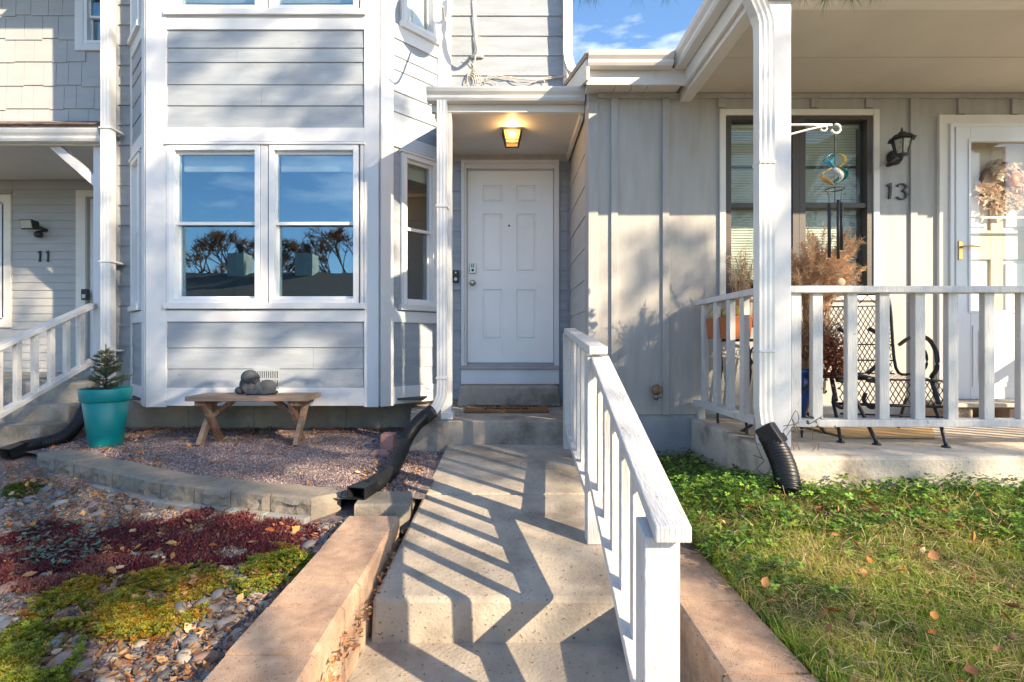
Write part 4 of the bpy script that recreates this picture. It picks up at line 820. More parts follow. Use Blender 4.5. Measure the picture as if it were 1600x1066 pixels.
for j in range(ny):
    for x in xs:
        y0 = wallY(x) + .10 if x < -1.05 else 2.95
        y = y0 + (YW - .02 - y0) * j / (ny - 1); q.v.append((x, y, zup(x, y)))
q.f = [(j * 46 + i, j * 46 + i + 1, (j + 1) * 46 + i + 1, (j + 1) * 46 + i) for j in range(ny - 1) for i in range(45)]; q.sm = [True] * len(q.f)
struct('gravel_bed', q, M_GRAVB)
def zgr(x, y): return -.955 + .022 * nz_(x, y, 1.6, 9) + .045 * max(0, min(1, (y - 1.6))) + .085 * math.exp(-((y - 2.7) / .5) ** 2) * max(0, min(1, (x - .85) / .4))
sheet('lawn', .80, 8, .8, 4.12, zgr, .08, M_SOIL)

# ------------------------------------------------------------------ edging walls
def rock_block(F, a0, a1, n0, n1, z0, z1, seed, amp=.01, cell=.05):
    """block with a split front face (n1 side): brick-like cleft rows"""
    q = MB(); rnd = random.Random(seed); na = max(3, int((a1 - a0) / cell)); nzr = 4
    A = np.linspace(a0, a1, na + 1); Zs = np.linspace(z0, z1 - .012, nzr + 1)
    vs = []; 
    for j, z in enumerate(Zs):
        for i, a in enumerate(A):
            ed = i in (0, na) or j == nzr
            vs.append(F.p(a + (0 if i in (0, na) else rnd.uniform(-.01, .01)), n1 - (.008 if ed else 0) + (0 if ed else rnd.uniform(-amp, amp * .6)), z + (0 if j in (0, nzr) else rnd.uniform(-.008, .008))))
    fs = [(j * (na + 1) + i, j * (na + 1) + i + 1, (j + 1) * (na + 1) + i + 1, (j + 1) * (na + 1) + i) for j in range(nzr) for i in range(na)]
    q.add(vs, fs); b = len(q.v)
    t0 = nzr * (na + 1)
    q.v += [F.p(a, n1 - .022, z1) for a in A]; q.v += [F.p(a, n0, z1) for a in A]; q.v += [F.p(a, n0, z0) for a in A]
    for i in range(na):
        q.f += [(t0 + i, t0 + i + 1, b + i + 1, b + i), (b + i, b + i + 1, b + na + 1 + i + 1, b + na + 1 + i), (b + na + 1 + i, b + na + 2 + i, b + 2 * na + 3 + i, b + 2 * na + 2 + i)]
    q.f += [(0, *[j * (na + 1) for j in range(1, nzr + 1)], b, b + na + 1, b + 2 * na + 2)[::-1], (na, *[j * (na + 1) + na for j in range(1, nzr + 1)], b + na, b + 2 * na + 1, b + 3 * na + 2)]
    q.sm = [False] * len(q.f); return q
gw = thing('edging_wall', 'curved low wall of grey textured blocks around the gravel bed', 'garden wall', (-2.4, 3.4, -1.0))
P = [Vector((a, b, 0)) for a, b in W]; Ls = [0]
for a, b in zip(P[:-1], P[1:]): Ls.append(Ls[-1] + (b - a).length)
def onw(d):
    for i in range(len(P) - 1):
        if d <= Ls[i + 1] or i == len(P) - 2: return P[i].lerp(P[i + 1], (d - Ls[i]) / (Ls[i + 1] - Ls[i]))
nb_ = 10; bl_ = (Ls[-1] - .33) / nb_
for i in range(nb_):
    a, b = onw(.33 + i * bl_ + .004), onw(.33 + (i + 1) * bl_ - .004); u = (b - a); nn = Vector((u.y, -u.x, 0))
    zt = -.872 + random.uniform(-.004, .004) - .01 * (i / nb_)
    part('block', rock_block(Fr(a, u, nn), 0, u.length, -.21, .0, -1.0, zt, i, .013, .035), M_BLOCKG, gw)
    q = MB(); q.fbox(Fr(a, u, nn), 0, u.length - .0, -.2, .045, -1.08, -.985); part('base_strip', q, mat('base_course', (.25, .24, .22), .9, .15, 6, .6), gw, bv=.006)
a = P[-1]; q = rock_block(Fr(a + Vector((.006, 0, 0)), (1, .75, 0), (.6, -.8, 0)), 0, .17, -.2, .0, -1.03, -.885, 30, .004); part('block', q, M_BLOCKG, gw)
gb = thing('edging_block', 'single grey block beside the walkway at the end of the tan block wall', 'block', (-.65, 3, -.95))
part('block', rock_block(Fr((-.83, 2.80, 0), (1, .06, 0), (.06, -1, 0)), 0, .30, -.25, .0, -1.05, -.895, 41, .006), M_BLOCKG, gb)
tw = thing('retaining_wall', 'low wall of tan concrete blocks along the left side of the walkway', 'garden wall', (-.7, 1.9, -1))
ys = [.95, 1.30, 1.51, 1.785, 1.965, 2.30, 2.72]
for i, (a, b) in enumerate(zip(ys[:-1], ys[1:])):
    q = rock_block(Fr((-.553 + .003 * math.sin(i * 2.1), b - .001, 0), (0, -1, 0), (1, 0, 0)), 0, b - a - .009, -.275, .0, -1.4, -.925 - .001 * (i % 2), 50 + i, .007, .045); part('block', q, M_BLOCKT, tw)
tr_ = thing('retaining_wall', 'low wall of tan concrete blocks between the railing and the lawn', 'garden wall', (.7, 1.9, -1))
ys = [.85, 1.16, 1.44, 1.84, 2.25, 2.66, 3.05, 3.45]
for i, (a, b) in enumerate(zip(ys[:-1], ys[1:])):
    q = rock_block(Fr((.60, a + .001, 0), (0, 1, 0), (-1, 0, 0)), 0, b - a - .009, -.255 - .004 * (i % 2), .0, -1.4, -.93 - .001 * (i % 2), 60 + i, .007, .045); part('block', q, M_BLOCKT, tr_)
pb = thing('brick_pair', 'two broken pink bricks lying beside the black hose in the gravel', 'brick', (X_(606, 4.2), 4.2, -.9))
q = MB(); a = at(606, 676, 4.25); q.blob((a[0], 4.28, -.82), (.07, .06, .075), 3, .25, 1); q.v = [(x, y, max(-.9, min(-.755, z))) for x, y, z in q.v]; q.box(a[0] - .055, a[0] + .055, 4.21, 4.34, -.9, -.765); part('brick', q, M_BRICKP, pb, bv=.01)
q = MB(); q.box(a[0] - .09, a[0] + .06, 4.02, 4.18, -.92, -.875); part('brick', q, M_BRICKP, pb, bv=.01)

# ================================================================== black drain hoses
def hose(label, pts, r, ribs, base, end=None, pitch=.02, group=None):
    t = thing('drain_hose', label, 'drain pipe', base)
    P_ = smooth_pts(pts, 8); d = [0]
    for a, b in zip(P_[:-1], P_[1:]): d.append(d[-1] + (b - a).length)
    n = int(d[-1] / (pitch / 4)); D = np.linspace(0, d[-1], n); Q = []; rad = []
    for x in D:
        i = min(int(np.searchsorted(d, x, 'right')) - 1, len(P_) - 2); f = (x - d[i]) / max(1e-6, d[i + 1] - d[i]); Q.append(P_[i].lerp(P_[i + 1], f))
        tt = x / d[-1]; rb = any(a <= tt <= b for a, b in ribs); rad.append(r * (1 + (.085 if rb else .015) * math.cos(2 * PI * x / pitch)))
    q = MB(); q.tube(Q, rad, 18); part('pipe', q, M_BLACKP, t); return t, P_
t1, P_ = hose('black corrugated drain hose lying from the white downspout across the gravel', [at(676, 640, 4.22), at(664, 650, 4.18), at(650, 664, 4.08), at(636, 684, 3.93), at(627, 706, 3.76), at(617, 728, 3.58), at(603, 745, 3.36), at(583, 760, 3.10), at(573, 764, 3.02)], .049, [(.0, .34), (.70, .97)], (-.9, 3.5, -.9))
q = MB(); a, b = Vector(at(580, 761, 3.07)), Vector(at(556, 771, 2.90)); u = (b - a).normalized(); sd_ = u.cross(Vector((0, 0, 1))).normalized(); upv = sd_.cross(u)
def ring(c, w_, h_): return [c + sd_ * (x * w_) + upv * (y * h_) for x, y in ((-1, -1), (1, -1), (1, 1), (-1, 1))]
o0, o1, i1, i0 = ring(a, .044, .044), ring(b, .056, .034), ring(b, .051, .029), ring(a + u * .05, .04, .03)
q.add(o0 + o1 + i1 + i0, [(k, (k + 1) % 4, 4 + (k + 1) % 4, 4 + k) for k in range(4)] + [(4 + k, 4 + (k + 1) % 4, 8 + (k + 1) % 4, 8 + k) for k in range(4)] + [(8 + k, 8 + (k + 1) % 4, 12 + (k + 1) % 4, 12 + k) for k in range(4)] + [(12, 13, 14, 15)])
part('outlet', q, M_BLACKP, t1)
q = MB(); c = Vector(at(672, 647, 4.21)); q.bar(c + Vector((.035, .0, .03)), c + Vector((-.09, -.02, -.065)), .12, .095); part('adapter', q, M_BLACKP, t1, bv=.012)
t2, P_ = hose('black corrugated drain hose under the corner column of the right porch', [at(1201, 680, 2.87), at(1212, 700, 2.82), at(1223, 724, 2.74), at(1230, 750, 2.66), at(1233, 770, 2.62)], .058, [(.12, 1)], (1.55, 2.7, -.9), pitch=.02)
q = MB(); c = Vector(at(1203, 680, 2.86)); q.bar(c + Vector((-.02, .02, .05)), c + Vector((.03, -.03, -.05)), .11, .10); part('adapter', q, M_BLACKP, t2, bv=.012)
t3, P_ = hose('black corrugated drain hose behind the teal planter beside the left steps', [at(136, 632, 4.95), at(124, 658, 4.8), at(104, 680, 4.6), at(80, 690, 4.45), at(55, 695, 4.33), at(35, 699, 4.25)], .055, [(.1, .85)], (-3.9, 4.5, -.9))
q = MB(); a, b = Vector(at(40, 698, 4.27)), Vector(at(8, 709, 4.14)); u = (b - a).normalized(); sd_ = u.cross(Vector((0, 0, 1))).normalized(); upv = sd_.cross(u)
o0, o1, i1, i0 = ring(a, .05, .045), ring(b, .075, .042), ring(b, .069, .036), ring(a + u * .05, .045, .036)
q.add(o0 + o1 + i1 + i0, [(k, (k + 1) % 4, 4 + (k + 1) % 4, 4 + k) for k in range(4)] + [(4 + k, 4 + (k + 1) % 4, 8 + (k + 1) % 4, 8 + k) for k in range(4)] + [(8 + k, 8 + (k + 1) % 4, 12 + (k + 1) % 4, 12 + k) for k in range(4)] + [(12, 13, 14, 15)])
part('outlet', q, M_BLACKP, t3)

# ================================================================== teal planter with spruce
pc = (-3.45, 4.42, -.90)
pl = thing('planter', 'tall teal glazed planter standing at the left end of the gravel bed', 'planter', pc)
q = MB(); q.lathe(pc, [(0, .0), (.115, .0), (.12, .006), (.166, .392), (.162, .396)], 48); part('pot', q, M_TEAL, pl)
q = MB(); q.lathe(pc, [(.162, .392), (.178, .391), (.181, .396), (.191, .492), (.188, .499), (.178, .499), (.172, .43), (0, .43)], 48); part('rim', q, M_TEAL, pl)
q = MB(); q.lathe(pc, [(0, .452), (.1, .448), (.17, .44)], 24); part('potting_soil', q, M_SOIL, pl)
st_ = thing('spruce_sapling', 'young spruce tree growing in the teal planter', 'tree', (pc[0], pc[1], -.45))
q = MB(); tz = -.455; q.tube([(pc[0], pc[1], tz), (pc[0] + .004, pc[1], tz + .2), (pc[0] - .002, pc[1], tz + .42)], [.012, .009, .004], 7)
br = []
for k in range(64):
    f = (k / 64) ** .9; z0 = tz + .02 + f * .36; ang = k * 2.4; ln_ = (.145 * (1 - f) ** .8 + .035) * random.uniform(.5, 1.3)
    p0 = Vector((pc[0], pc[1], z0)); p1 = p0 + Vector((math.cos(ang) * ln_, math.sin(ang) * ln_, ln_ * random.uniform(-.05, .75))); br.append((p0, p1)); q.tube([p0, p0.lerp(p1, .5) + Vector((0, 0, -.008)), p1], [.004, .003, .0015], 5)
    if ln_ > .07:
        for s_ in (-1, 1):
            m_ = p0.lerp(p1, .55); a2 = ang + s_ * .7; p2 = m_ + Vector((math.cos(a2), math.sin(a2), .25)) * ln_ * .38; br.append((m_, p2)); q.tube([m_, p2], [.002, .001], 4)
br.append((Vector((pc[0], pc[1], tz + .1)), Vector((pc[0], pc[1], tz + .43))))
part('trunk', q, mat('twig', (.22, .13, .07), .9, .2), st_)
NV = [(-.5, 0, 0), (.5, 0, 0), (0, 0, 1)]
def needles(name, segs, per_m, ln_, wd, cols, parent, spread=1.0, kind=None, droop=0):
    pos, dr = [], []
    for p0, p1 in segs:
        d = p1 - p0; n = max(3, int(d.length * per_m))
        for i in range(n):
            p = p0 + d * random.random(); r = Vector((random.gauss(0, 1), random.gauss(0, 1), random.gauss(0, 1))).normalized(); v = (d.normalized() * .7 + r * spread + Vector((0, 0, -droop))).normalized(); pos.append(p); dr.append(v)
    n = len(pos); rt = np.zeros((n, 3, 3))
    for i, v in enumerate(dr):
        a = v.orthogonal().normalized(); b = v.cross(a); th = random.random() * PI; a2 = a * math.cos(th) + b * math.sin(th); b2 = v.cross(a2)
        rt[i] = np.array([a2, b2, v]).T
    sc_ = np.stack([np.full(n, wd), np.full(n, wd), RNG.uniform(.7, 1.2, n) * ln_], 1)
    return mass(name, NV, [(0, 1, 2)], np.array(pos), rt, sc_, pal(cols, n, .25), M_LEAF, parent=parent, kind=kind)
o = needles('foliage', br, 1500, .022, .0022, [(.035, .075, .045), (.05, .10, .055), (.07, .115, .07), (.09, .13, .07)], st_)
o.location = (-pc[0], -pc[1], .45)

# ================================================================== bench and statue
bn = thing('bench', 'weathered wooden bench with crossed legs below the bay window', 'bench', (-2.22, 4.55, -.9))
bz = -.468
for i, (y0, y1) in enumerate(((4.36, 4.54), (4.545, 4.735))):
    q = MB(); xo = .0 if i == 0 else -.012; q.box(-2.735 + xo, -1.69 + xo, y0, y1, bz - .042, bz - .002 * i); part('seat_plank', q, M_WOOD, bn, bv=.005)
for xs_, sx in ((-2.646, 1), (-1.812, -1)):
    for s_ in (-1, 1):
        x = xs_ + (.0 if s_ < 0 else .043 * sx)
        q = MB(); y0, y1 = (4.42, 4.67) if s_ < 0 else (4.67, 4.42)
        q.bar((x, y0, -.905), (x + .0 * sx, y1, bz - .044), .064, .04, up=(1, 0, 0)); part('leg', q, M_WOODR if s_ > 0 else M_WOOD, bn, bv=.004)
    q = MB(); q.bar((xs_ + .04 * sx, 4.55, bz - .20), (xs_ + .24 * sx, 4.55, bz - .045), .04, .05, up=(0, 1, 0)); part('brace', q, M_WOODR, bn, bv=.004)
    q = MB(); q.box(xs_ - .03, xs_ + .05, 4.40, 4.70, bz - .085, bz - .043); part('cleat', q, M_WOODR, bn, bv=.003)
q = MB()
sx0, sy0, sz0 = X_(400, 4.53), 4.53, bz
for c, r_ in (((-.05, -.01, .150), (.074, .068, .07)), ((.008, -.02, .14), (.03, .038, .055)), ((.03, .01, .055), (.10, .065, .055)), ((.095, .015, .066), (.075, .066, .066)),
              ((-.04, -.01, .062), (.06, .055, .055)), ((-.125, -.02, .038), (.05, .042, .036)), ((-.075, -.05, .07), (.03, .026, .05)), ((-.01, -.06, .018), (.06, .026, .018)), ((.10, -.055, .022), (.07, .03, .024)), ((.16, -.0, .022), (.03, .05, .02)), ((-.10, -.03, .09), (.03, .03, .05))):
    q.blob((sx0 + c[0], sy0 + c[1], sz0 + c[2]), r_, sub=3)
o = solo('statue', q, M_STATUE, 'dark stone statue of a puppy lying on the bench', 'statue', (sx0, sy0, sz0))
rm_ = o.modifiers.new('remesh', 'REMESH'); rm_.mode = 'VOXEL'; rm_.voxel_size = .004; rm_.use_smooth_shade = True; sm_ = o.modifiers.new('smooth', 'SMOOTH'); sm_.iterations = 2
# ================================================================== porch furniture of house 13
lv = thing('garden_seat', 'black wrought iron loveseat with mesh back on the right porch', 'seat', (2.5, 3.6, zs_)); lv.location = (2.30, 3.52, zs_); lv.rotation_euler.z = -.28
def seg_clip_mesh(q, o, ux, uy, w_, h_, pitch, t):
    """expanded metal lattice on a rectangle"""
    o, ux, uy = Vector(o), Vector(ux), Vector(uy); sl = 1.9; nrm = ux.cross(uy).normalized() * t * .4
    for sg in (1, -1):
        c = -h_ / sl
        while c < w_ + h_ / sl:
            xa, xb = (c, c + h_ / sl) if sg > 0 else (c + h_ / sl, c); ya, yb = 0.0, h_
            def clip(x0, y0, x1, y1):
                t0, t1 = 0, 1
                for p, q_ in ((-(x1 - x0), x0), ((x1 - x0), w_ - x0)):
                    if abs(p) < 1e-9: continue
                    r_ = q_ / p
                    if p < 0: t0 = max(t0, r_)
                    else: t1 = min(t1, r_)
                return (x0 + (x1 - x0) * t0, y0 + (y1 - y0) * t0, x0 + (x1 - x0) * t1, y0 + (y1 - y0) * t1) if t1 > t0 else None
            r_ = clip(xa, ya, xb, yb)
            if r_:
                A = o + ux * r_[0] + uy * r_[1]; B = o + ux * r_[2] + uy * r_[3]; sd = (B - A).cross(nrm).normalized() * t * .5
                q.add([A - sd + nrm * sg, A + sd + nrm * sg, B + sd + nrm * sg, B - sd + nrm * sg], [(0, 1, 2, 3)])
            c += pitch
x0, x1 = X_(1304, 3.72), X_(1402, 3.72)
zb0, zb1 = -.22, .25; wb = x1 - x0
q = MB(); seg_clip_mesh(q, (x0, 3.70, zb0), (1, 0, 0), (0, .12, .99), wb, (zb1 - zb0), .030, .0055); seg_clip_mesh(q, (x0 - .0, 3.28, -.23), (1, 0, 0), (0, 1, .02), wb + .08, .42, .03, .0055); seg_clip_mesh(q, (x0, 3.25, -.40), (1, 0, 0), (0, .1, 1), wb + .10, .16, .03, .0055)
part('mesh_panel', q, M_BLACK, lv, kind='stuff')
q = MB(); r_ = .010; yb = 3.76
q.tube(smooth_pts([(x0 - .02, 3.70, zb0), (x0 - .02, yb, .24), (x0 + .0, yb + .01, .32), (x0 + .05, yb + .01, .335), (x1 - .06, yb + .01, .335), (x1 - .01, yb + .01, .32), (x1 + .01, yb, .24), (x1 + .02, 3.70, zb0 + .04), (x1 + .08, 3.6, zb0 + .0), (x1 + .1, 3.4, -.25)]), r_, 7)
for z, y in ((.25, yb), (-.02, 3.73), (-.13, 3.715), (-.22, 3.70)): q.tube([(x0 - .02, y, z), (x1 + .01, y, z)], .006, 6)
q.tube([(x0 - .02, 3.25, -.39), (x1 + .10, 3.25, -.39)], r_, 7); q.tube([(x0 - .02, 3.27, -.235), (x1 + .09, 3.27, -.235)], .007, 6); q.tube([(x0, 3.24, -.45), (x1 + .1, 3.24, -.45)], .006, 6)
q.tube([((x0 + x1) / 2, yb, .25), ((x0 + x1) / 2, 3.70, zb0), ((x0 + x1) / 2, 3.27, -.235)], .007, 6)
for i in range(3):                                    # scrolls on top rail
    cx = x0 + .06 + i * (wb - .1) / 2
    q.tube([(cx + .035 * math.cos(a) * (1 - a / 12), yb, .292 + .035 * math.sin(a) * (1 - a / 12)) for a in np.linspace(0, 7.5, 18)], .004, 5)
    if i < 2: q.tube([(cx + .04, yb, .27), (cx + (wb - .1) / 4, yb, .325), (cx + (wb - .1) / 2 - .04, yb, .27)], .004, 5)
part('frame', q, M_BLACK, lv)
for cx in (x0 - .03, x1 + .05):
    q = MB(); q.tube(smooth_pts([(cx, 3.72, -.02), (cx, 3.55, .03), (cx, 3.35, .02), (cx, 3.25, -.06), (cx, 3.24, -.16), (cx, 3.30, -.22), (cx, 3.26, -.30), (cx, 3.22, -.37)]), .013, 7)
    q.tube([(cx, 3.40 + .06 * math.cos(a) * (1 - a / 14), -.12 + .08 * math.sin(a) * (1 - a / 14)) for a in np.linspace(0, 9, 22)], .008, 6); part('armrest', q, M_BLACK, lv)
    for ya, yb_ in ((3.28, 3.14), (3.62, 3.74)):
        q = MB(); q.tube(smooth_pts([(cx, ya, -.38), (cx + .0, (ya + yb_) / 2, -.47), (cx, yb_, zs_ + .012)]), .010, 7); q.lathe((cx, yb_, zs_), [(0, .0), (.024, .0), (.02, .012), (0, .014)], 10); part('leg', q, M_BLACK, lv)
# small scroll table with planter box
tb = thing('side_table', 'black wrought iron side table holding the dried grasses and pumpkins', 'table', (1.85, 3.6, zs_))
tx, ty, tz_ = 1.84, 3.62, .02
q = MB(); q.box(1.62, 2.02, 3.45, 3.95, tz_ - .02, tz_); part('table_top', q, M_BLACK, tb, bv=.004)
for a, b in ((1.64, 3.47), (2.0, 3.47), (1.64, 3.93), (2.0, 3.93)):
    q = MB(); q.tube(smooth_pts([(a, b, tz_ - .02), (a + .02, b, -.2), (a - .01, b, -.4), (a + (.1 if a > 1.8 else -.06), b - .12, zs_ + .01)]), .010, 7); part('leg', q, M_BLACK, tb)
q = MB()
for k in range(3): cx = 1.70 + k * .12; q.tube([(cx + .06 * math.cos(a) * (1 - a / 13), 3.465, -.1 + .08 * math.sin(a) * (1 - a / 13)) for a in np.linspace(0, 8, 20)], .007, 6)
part('scroll', q, M_BLACK, tb)
tc_ = thing('scroll_chair', 'black scroll arm chair low in front of the loveseat on the right porch', 'chair', (2.05, 3.35, zs_))
q = MB(); cx0, cx1 = X_(1258, 3.3), X_(1350, 3.3)
q.tube([(cx0, 3.2, -.22), (cx1 - .05, 3.2, -.22), (cx1 - .05, 3.5, -.22), (cx0, 3.5, -.22)], .010, 7, closed=True); part('seat_frame', q, M_BLACK, tc_)
for x_ in (cx0 + .16, cx1 - .03):
    q = MB(); q.tube(smooth_pts([(x_ - .02, 3.2, -.20), (x_ + .03, 3.18, -.14), (x_ + .05, 3.17, -.05), (x_ + .03, 3.17, .04), (x_ - .03, 3.17, .08)]), .013, 7)
    q.tube(smooth_pts([(x_ - .03, 3.19, -.24), (x_ + .04, 3.18, -.26), (x_ + .05, 3.17, -.34), (x_ + .0, 3.18, -.41), (x_ - .04, 3.2, -.37), (x_ - .03, 3.2, -.32)]), .012, 7); part('armrest', q, M_BLACK, tc_)
for xa, xb, yb in ((cx0 + .2, cx0 + .28, 3.05), (cx0 + .02, cx0 - .3, 3.5)):
    q = MB(); q.tube(smooth_pts([(xa, 3.2, -.24), ((xa + xb) / 2, (3.2 + yb) / 2, -.42), (xb, yb, zs_ + .01)]), .011, 7); q.lathe((xb, yb, zs_), [(0, .0), (.026, .0), (.02, .012), (0, .014)], 10); part('leg', q, M_BLACK, tc_)
bx = thing('planter_box', 'orange window box sitting on the black table behind the side railing', 'planter', (1.62, 3.72, tz_))
q = MB(); q.hexa([(1.545, 3.47, .022), (1.66, 3.47, .022), (1.66, 4.0, .022), (1.545, 4.0, .022), (1.53, 3.46, .175), (1.675, 3.46, .175), (1.675, 4.01, .175), (1.53, 4.01, .175)]); part('box', q, mat('orange_plastic', (.42, .12, .03), .5, .25, 5), bx, bv=.006)
q = MB()
for k in range(3): q.blob((1.60, 3.55 + k * .16, .20), (.05, .06, .05), k, .1, 2)
part('gourd', q, mat('gourd_skin', (.55, .38, .10), .5, .3, 9), bx)
bp_ = thing('blue_pot', 'cobalt blue glazed pot on the porch floor right of the corner column', 'pot', (1.93, 3.25, zs_))
q = MB(); q.lathe((1.90, 3.40, -.50), [(0, .0), (.07, 0), (.085, .02), (.125, .16), (.13, .26), (.118, .30), (.128, .32), (.115, .325), (.105, .28), (0, .27)], 28); part('pot', q, mat('cobalt_glaze', (.01, .05, .20), .2, .3, 9), bp_)
q = MB(); q.tube([(1.90 + .10 * math.cos(a), 3.40 + .1 * math.sin(a), -.505) for a in np.linspace(0, 2 * PI, 17)[:-1]], .007, 6, closed=True)
for a in (.5, 2.6, 4.7): q.tube([(1.90 + .10 * math.cos(a), 3.40 + .1 * math.sin(a), -.505), (1.90 + .12 * math.cos(a), 3.40 + .12 * math.sin(a), zs_)], .007, 6)
part('stand', q, M_BLACK, bp_)
# dried grasses: three clumps
def grass_plume(name, label, c, n, h, sp, cols, wd, cat='dried grass', plume=0):
    q = thing(name, label, cat, c); segs = []; pos, dr = [], []
    mb = MB()
    for i in range(n):
        a = random.uniform(0, 2 * PI); l = h * random.uniform(.55, 1.1); o_ = sp * random.uniform(.1, 1)
        p0 = Vector(c) + Vector((random.gauss(0, .03), random.gauss(0, .03), 0)); p1 = p0 + Vector((math.cos(a) * o_ * .35, math.sin(a) * o_ * .35, l * .6)); p2 = p0 + Vector((math.cos(a) * o_, math.sin(a) * o_, l * random.uniform(.6, 1)))
        pp = smooth_pts([p0, p1, p2], 3); mb.tube(pp, [wd * (1 - .8 * k / len(pp)) for k in range(len(pp))], 3)
        segs.append((p1.lerp(p2, .2), p2))
    part('stem', mb, mat(name + '_stem', cols[0], .8, .2), q, kind='stuff')
    if plume:
        o = needles('plume', segs, plume, .05, .004, cols, q, 1.1, droop=.2, kind='stuff'); o.location = (-c[0], -c[1], -c[2])
    return q
TAN = [(.66, .42, .24), (.74, .52, .29), (.54, .32, .18), (.78, .62, .40), (.66, .38, .23)]
grass_plume('dried_grass', 'bushy pinkish tan dried grass behind the porch rail in front of the window', (2.17, 3.60, .0), 190, .78, .30, TAN, .0035, plume=720)
grass_plume('dried_grass', 'pale feathery dried grass left of the corner column', (1.69, 3.62, .10), 60, .56, .13, [(.58, .46, .30), (.5, .37, .22)], .004, plume=200)
grass_plume('dried_grass', 'tangled brown dead stems hanging over the blue pot', (2.02, 3.38, -.34), 170, .55, .22, [(.22, .13, .08), (.32, .2, .12), (.18, .10, .07), (.4, .28, .17)], .0035, plume=220)
fl_ = thing('dried_flowers', 'rust red dried flower heads beside the brown stems on the porch', 'flowers', (2.08, 3.22, -.15))
n = 500; ps = np.array([2.07, 3.22, -.10]) + RNG.normal(0, 1, (n, 3)) * np.array([.045, .05, .075]); o = mass('flower_head', LEAF_V, LEAF_F, ps, rots(n), np.full((n, 3), .03) * RNG.uniform(.6, 1.2, (n, 1)), pal([(.33, .07, .03), (.42, .12, .05), (.22, .05, .03), (.4, .2, .1)], n, .3), M_LEAF, parent=fl_, kind='stuff'); o.location = (-2.08, -3.22, .15)
q = MB(); q.poly([(2.15, 3.25, zs_ + .004), (2.70, 3.22, zs_ + .004), (3.0, 3.60, zs_ + .004), (2.62, 3.95, zs_ + .004), (2.1, 3.8, zs_ + .004)], (0, 0, .012)); solo('cardboard_sheet', q, mat('cardboard', (.52, .33, .15), .8, .1, 5), 'flat piece of brown cardboard on the porch floor under the loveseat', 'cardboard', (2.5, 3.6, zs_), bv=.002)
db_ = thing('door_step', 'low concrete slab on two rough blocks below the right front door', 'step', (3.8, 3.9, zs_))
q = MB(); q.box(3.30, 4.45, 3.80, Y13 - .06, -.49, -.46); part('slab', q, M_CONCP, db_, bv=.008)
for a, b in ((3.30, 3.50), (3.78, 4.02), (4.2, 4.42)): part('block', rock_block(Fr((a, 3.83, 0), (1, 0, 0), (0, -1, 0)), 0, b - a, -.22, .0, zs_ - .001, -.492, int(a * 10), .008), mat('rough_block', (.40, .31, .23), .95, .25, 9, 1.5, 40, col2=(.2, .15, .11), c2scale=7), db_)
# hook, spinner and chime
hk = thing('plant_bracket', 'white scrolled metal bracket on the corner column', 'bracket', (1.65, 3.02, 1.26))
Yh = 3.02; q = MB(); q.tube([(1.652, Yh, Z_(195, Yh)), (X_(1300, Yh), Yh, Z_(195.5, Yh))], .007, 6); q.tube(smooth_pts([(1.652, Yh, Z_(212, Yh)), (X_(1262, Yh), Yh, Z_(203, Yh)), (X_(1292, Yh), Yh, Z_(196.5, Yh))]), .006, 6)
def arcp(cx, cy, r_, a0, a1, k=14): return [(X_(cx + r_ * math.cos(a), Yh), Yh, Z_(cy - r_ * math.sin(a), Yh)) for a in np.linspace(a0, a1, k)]
q.tube(arcp(1306, 201.5, 7, PI / 2 + .2, -PI * .95), .007, 6); q.tube(arcp(1287, 200, 5, PI / 2, -PI * .9), .005, 6); q.box(1.651, 1.665, Yh - .02, Yh + .02, Z_(220, Yh), Z_(188, Yh)); part('hook', q, M_PVC, hk)
ws = thing('wind_spinner', 'coloured glass spinner with black chime tubes hanging from the white bracket', 'wind chime', (X_(1305, Yh), Yh, 1.2))
cx_ = 1304.5; q = MB()
for i in range(14): q.tube([at(cx_, 207 + i * 2.4, Yh), at(cx_, 208.6 + i * 2.4, Yh)], .0045, 5)
q.tube([at(cx_, 240, Yh), at(cx_, 318, Yh)], .0022, 5); part('chain', q, M_BLACK, ws)
def swirl(cy, h_, r_, ph, m, nm='blade'):
    q = MB(); X0 = X_(cx_, Yh); z0 = Z_(cy, Yh); k = 12; vs = []
    for i in range(k):
        t = i / (k - 1); zz = z0 - h_ * t; a = ph + 1.2 * t; rr = r_ * .95 * math.sin(PI * (t * .94 + .03)) ** .7; w2 = .55
        for s_ in (-1, 1): vs.append((X0 + rr * math.cos(a + s_ * w2 * .6), Yh + rr * math.sin(a + s_ * w2 * .6), zz))
    q.add(vs, [(2 * i, 2 * i + 1, 2 * i + 3, 2 * i + 2) for i in range(k - 1)], True); o = part(nm, q, m, ws); so = o.modifiers.new('thick', 'SOLIDIFY'); so.thickness = .003
gm = lambda n_, c: mat(n_, c, .12, .1, 8, trans=.55)
swirl(240, .085, .062, 2.6, gm('blue_glass', (.08, .42, .60))); swirl(241, .085, .06, -.6, gm('yellow_glass', (.75, .55, .05))); swirl(240, .08, .05, 1.0, gm('blue_glass', (0, 0, 0)))
swirl(262, .095, .075, -.5, gm('teal_glass', (.02, .33, .30))); swirl(262, .105, .078, 2.4, gm('amber_swirl', (.70, .45, .12))); swirl(263, .09, .06, 4.0, gm('clear_swirl', (.6, .6, .6))); swirl(266, .07, .06, -.1, gm('teal_glass', (0, 0, 0)))
q = MB(); c = Vector(at(cx_, 296, Yh)); q.tube([(c.x + .048 * math.cos(a), c.y + .048 * math.sin(a), c.z) for a in np.linspace(0, 2 * PI, 22)[:-1]], .0035, 5, closed=True)
c2 = Vector(at(cx_, 318, Yh))
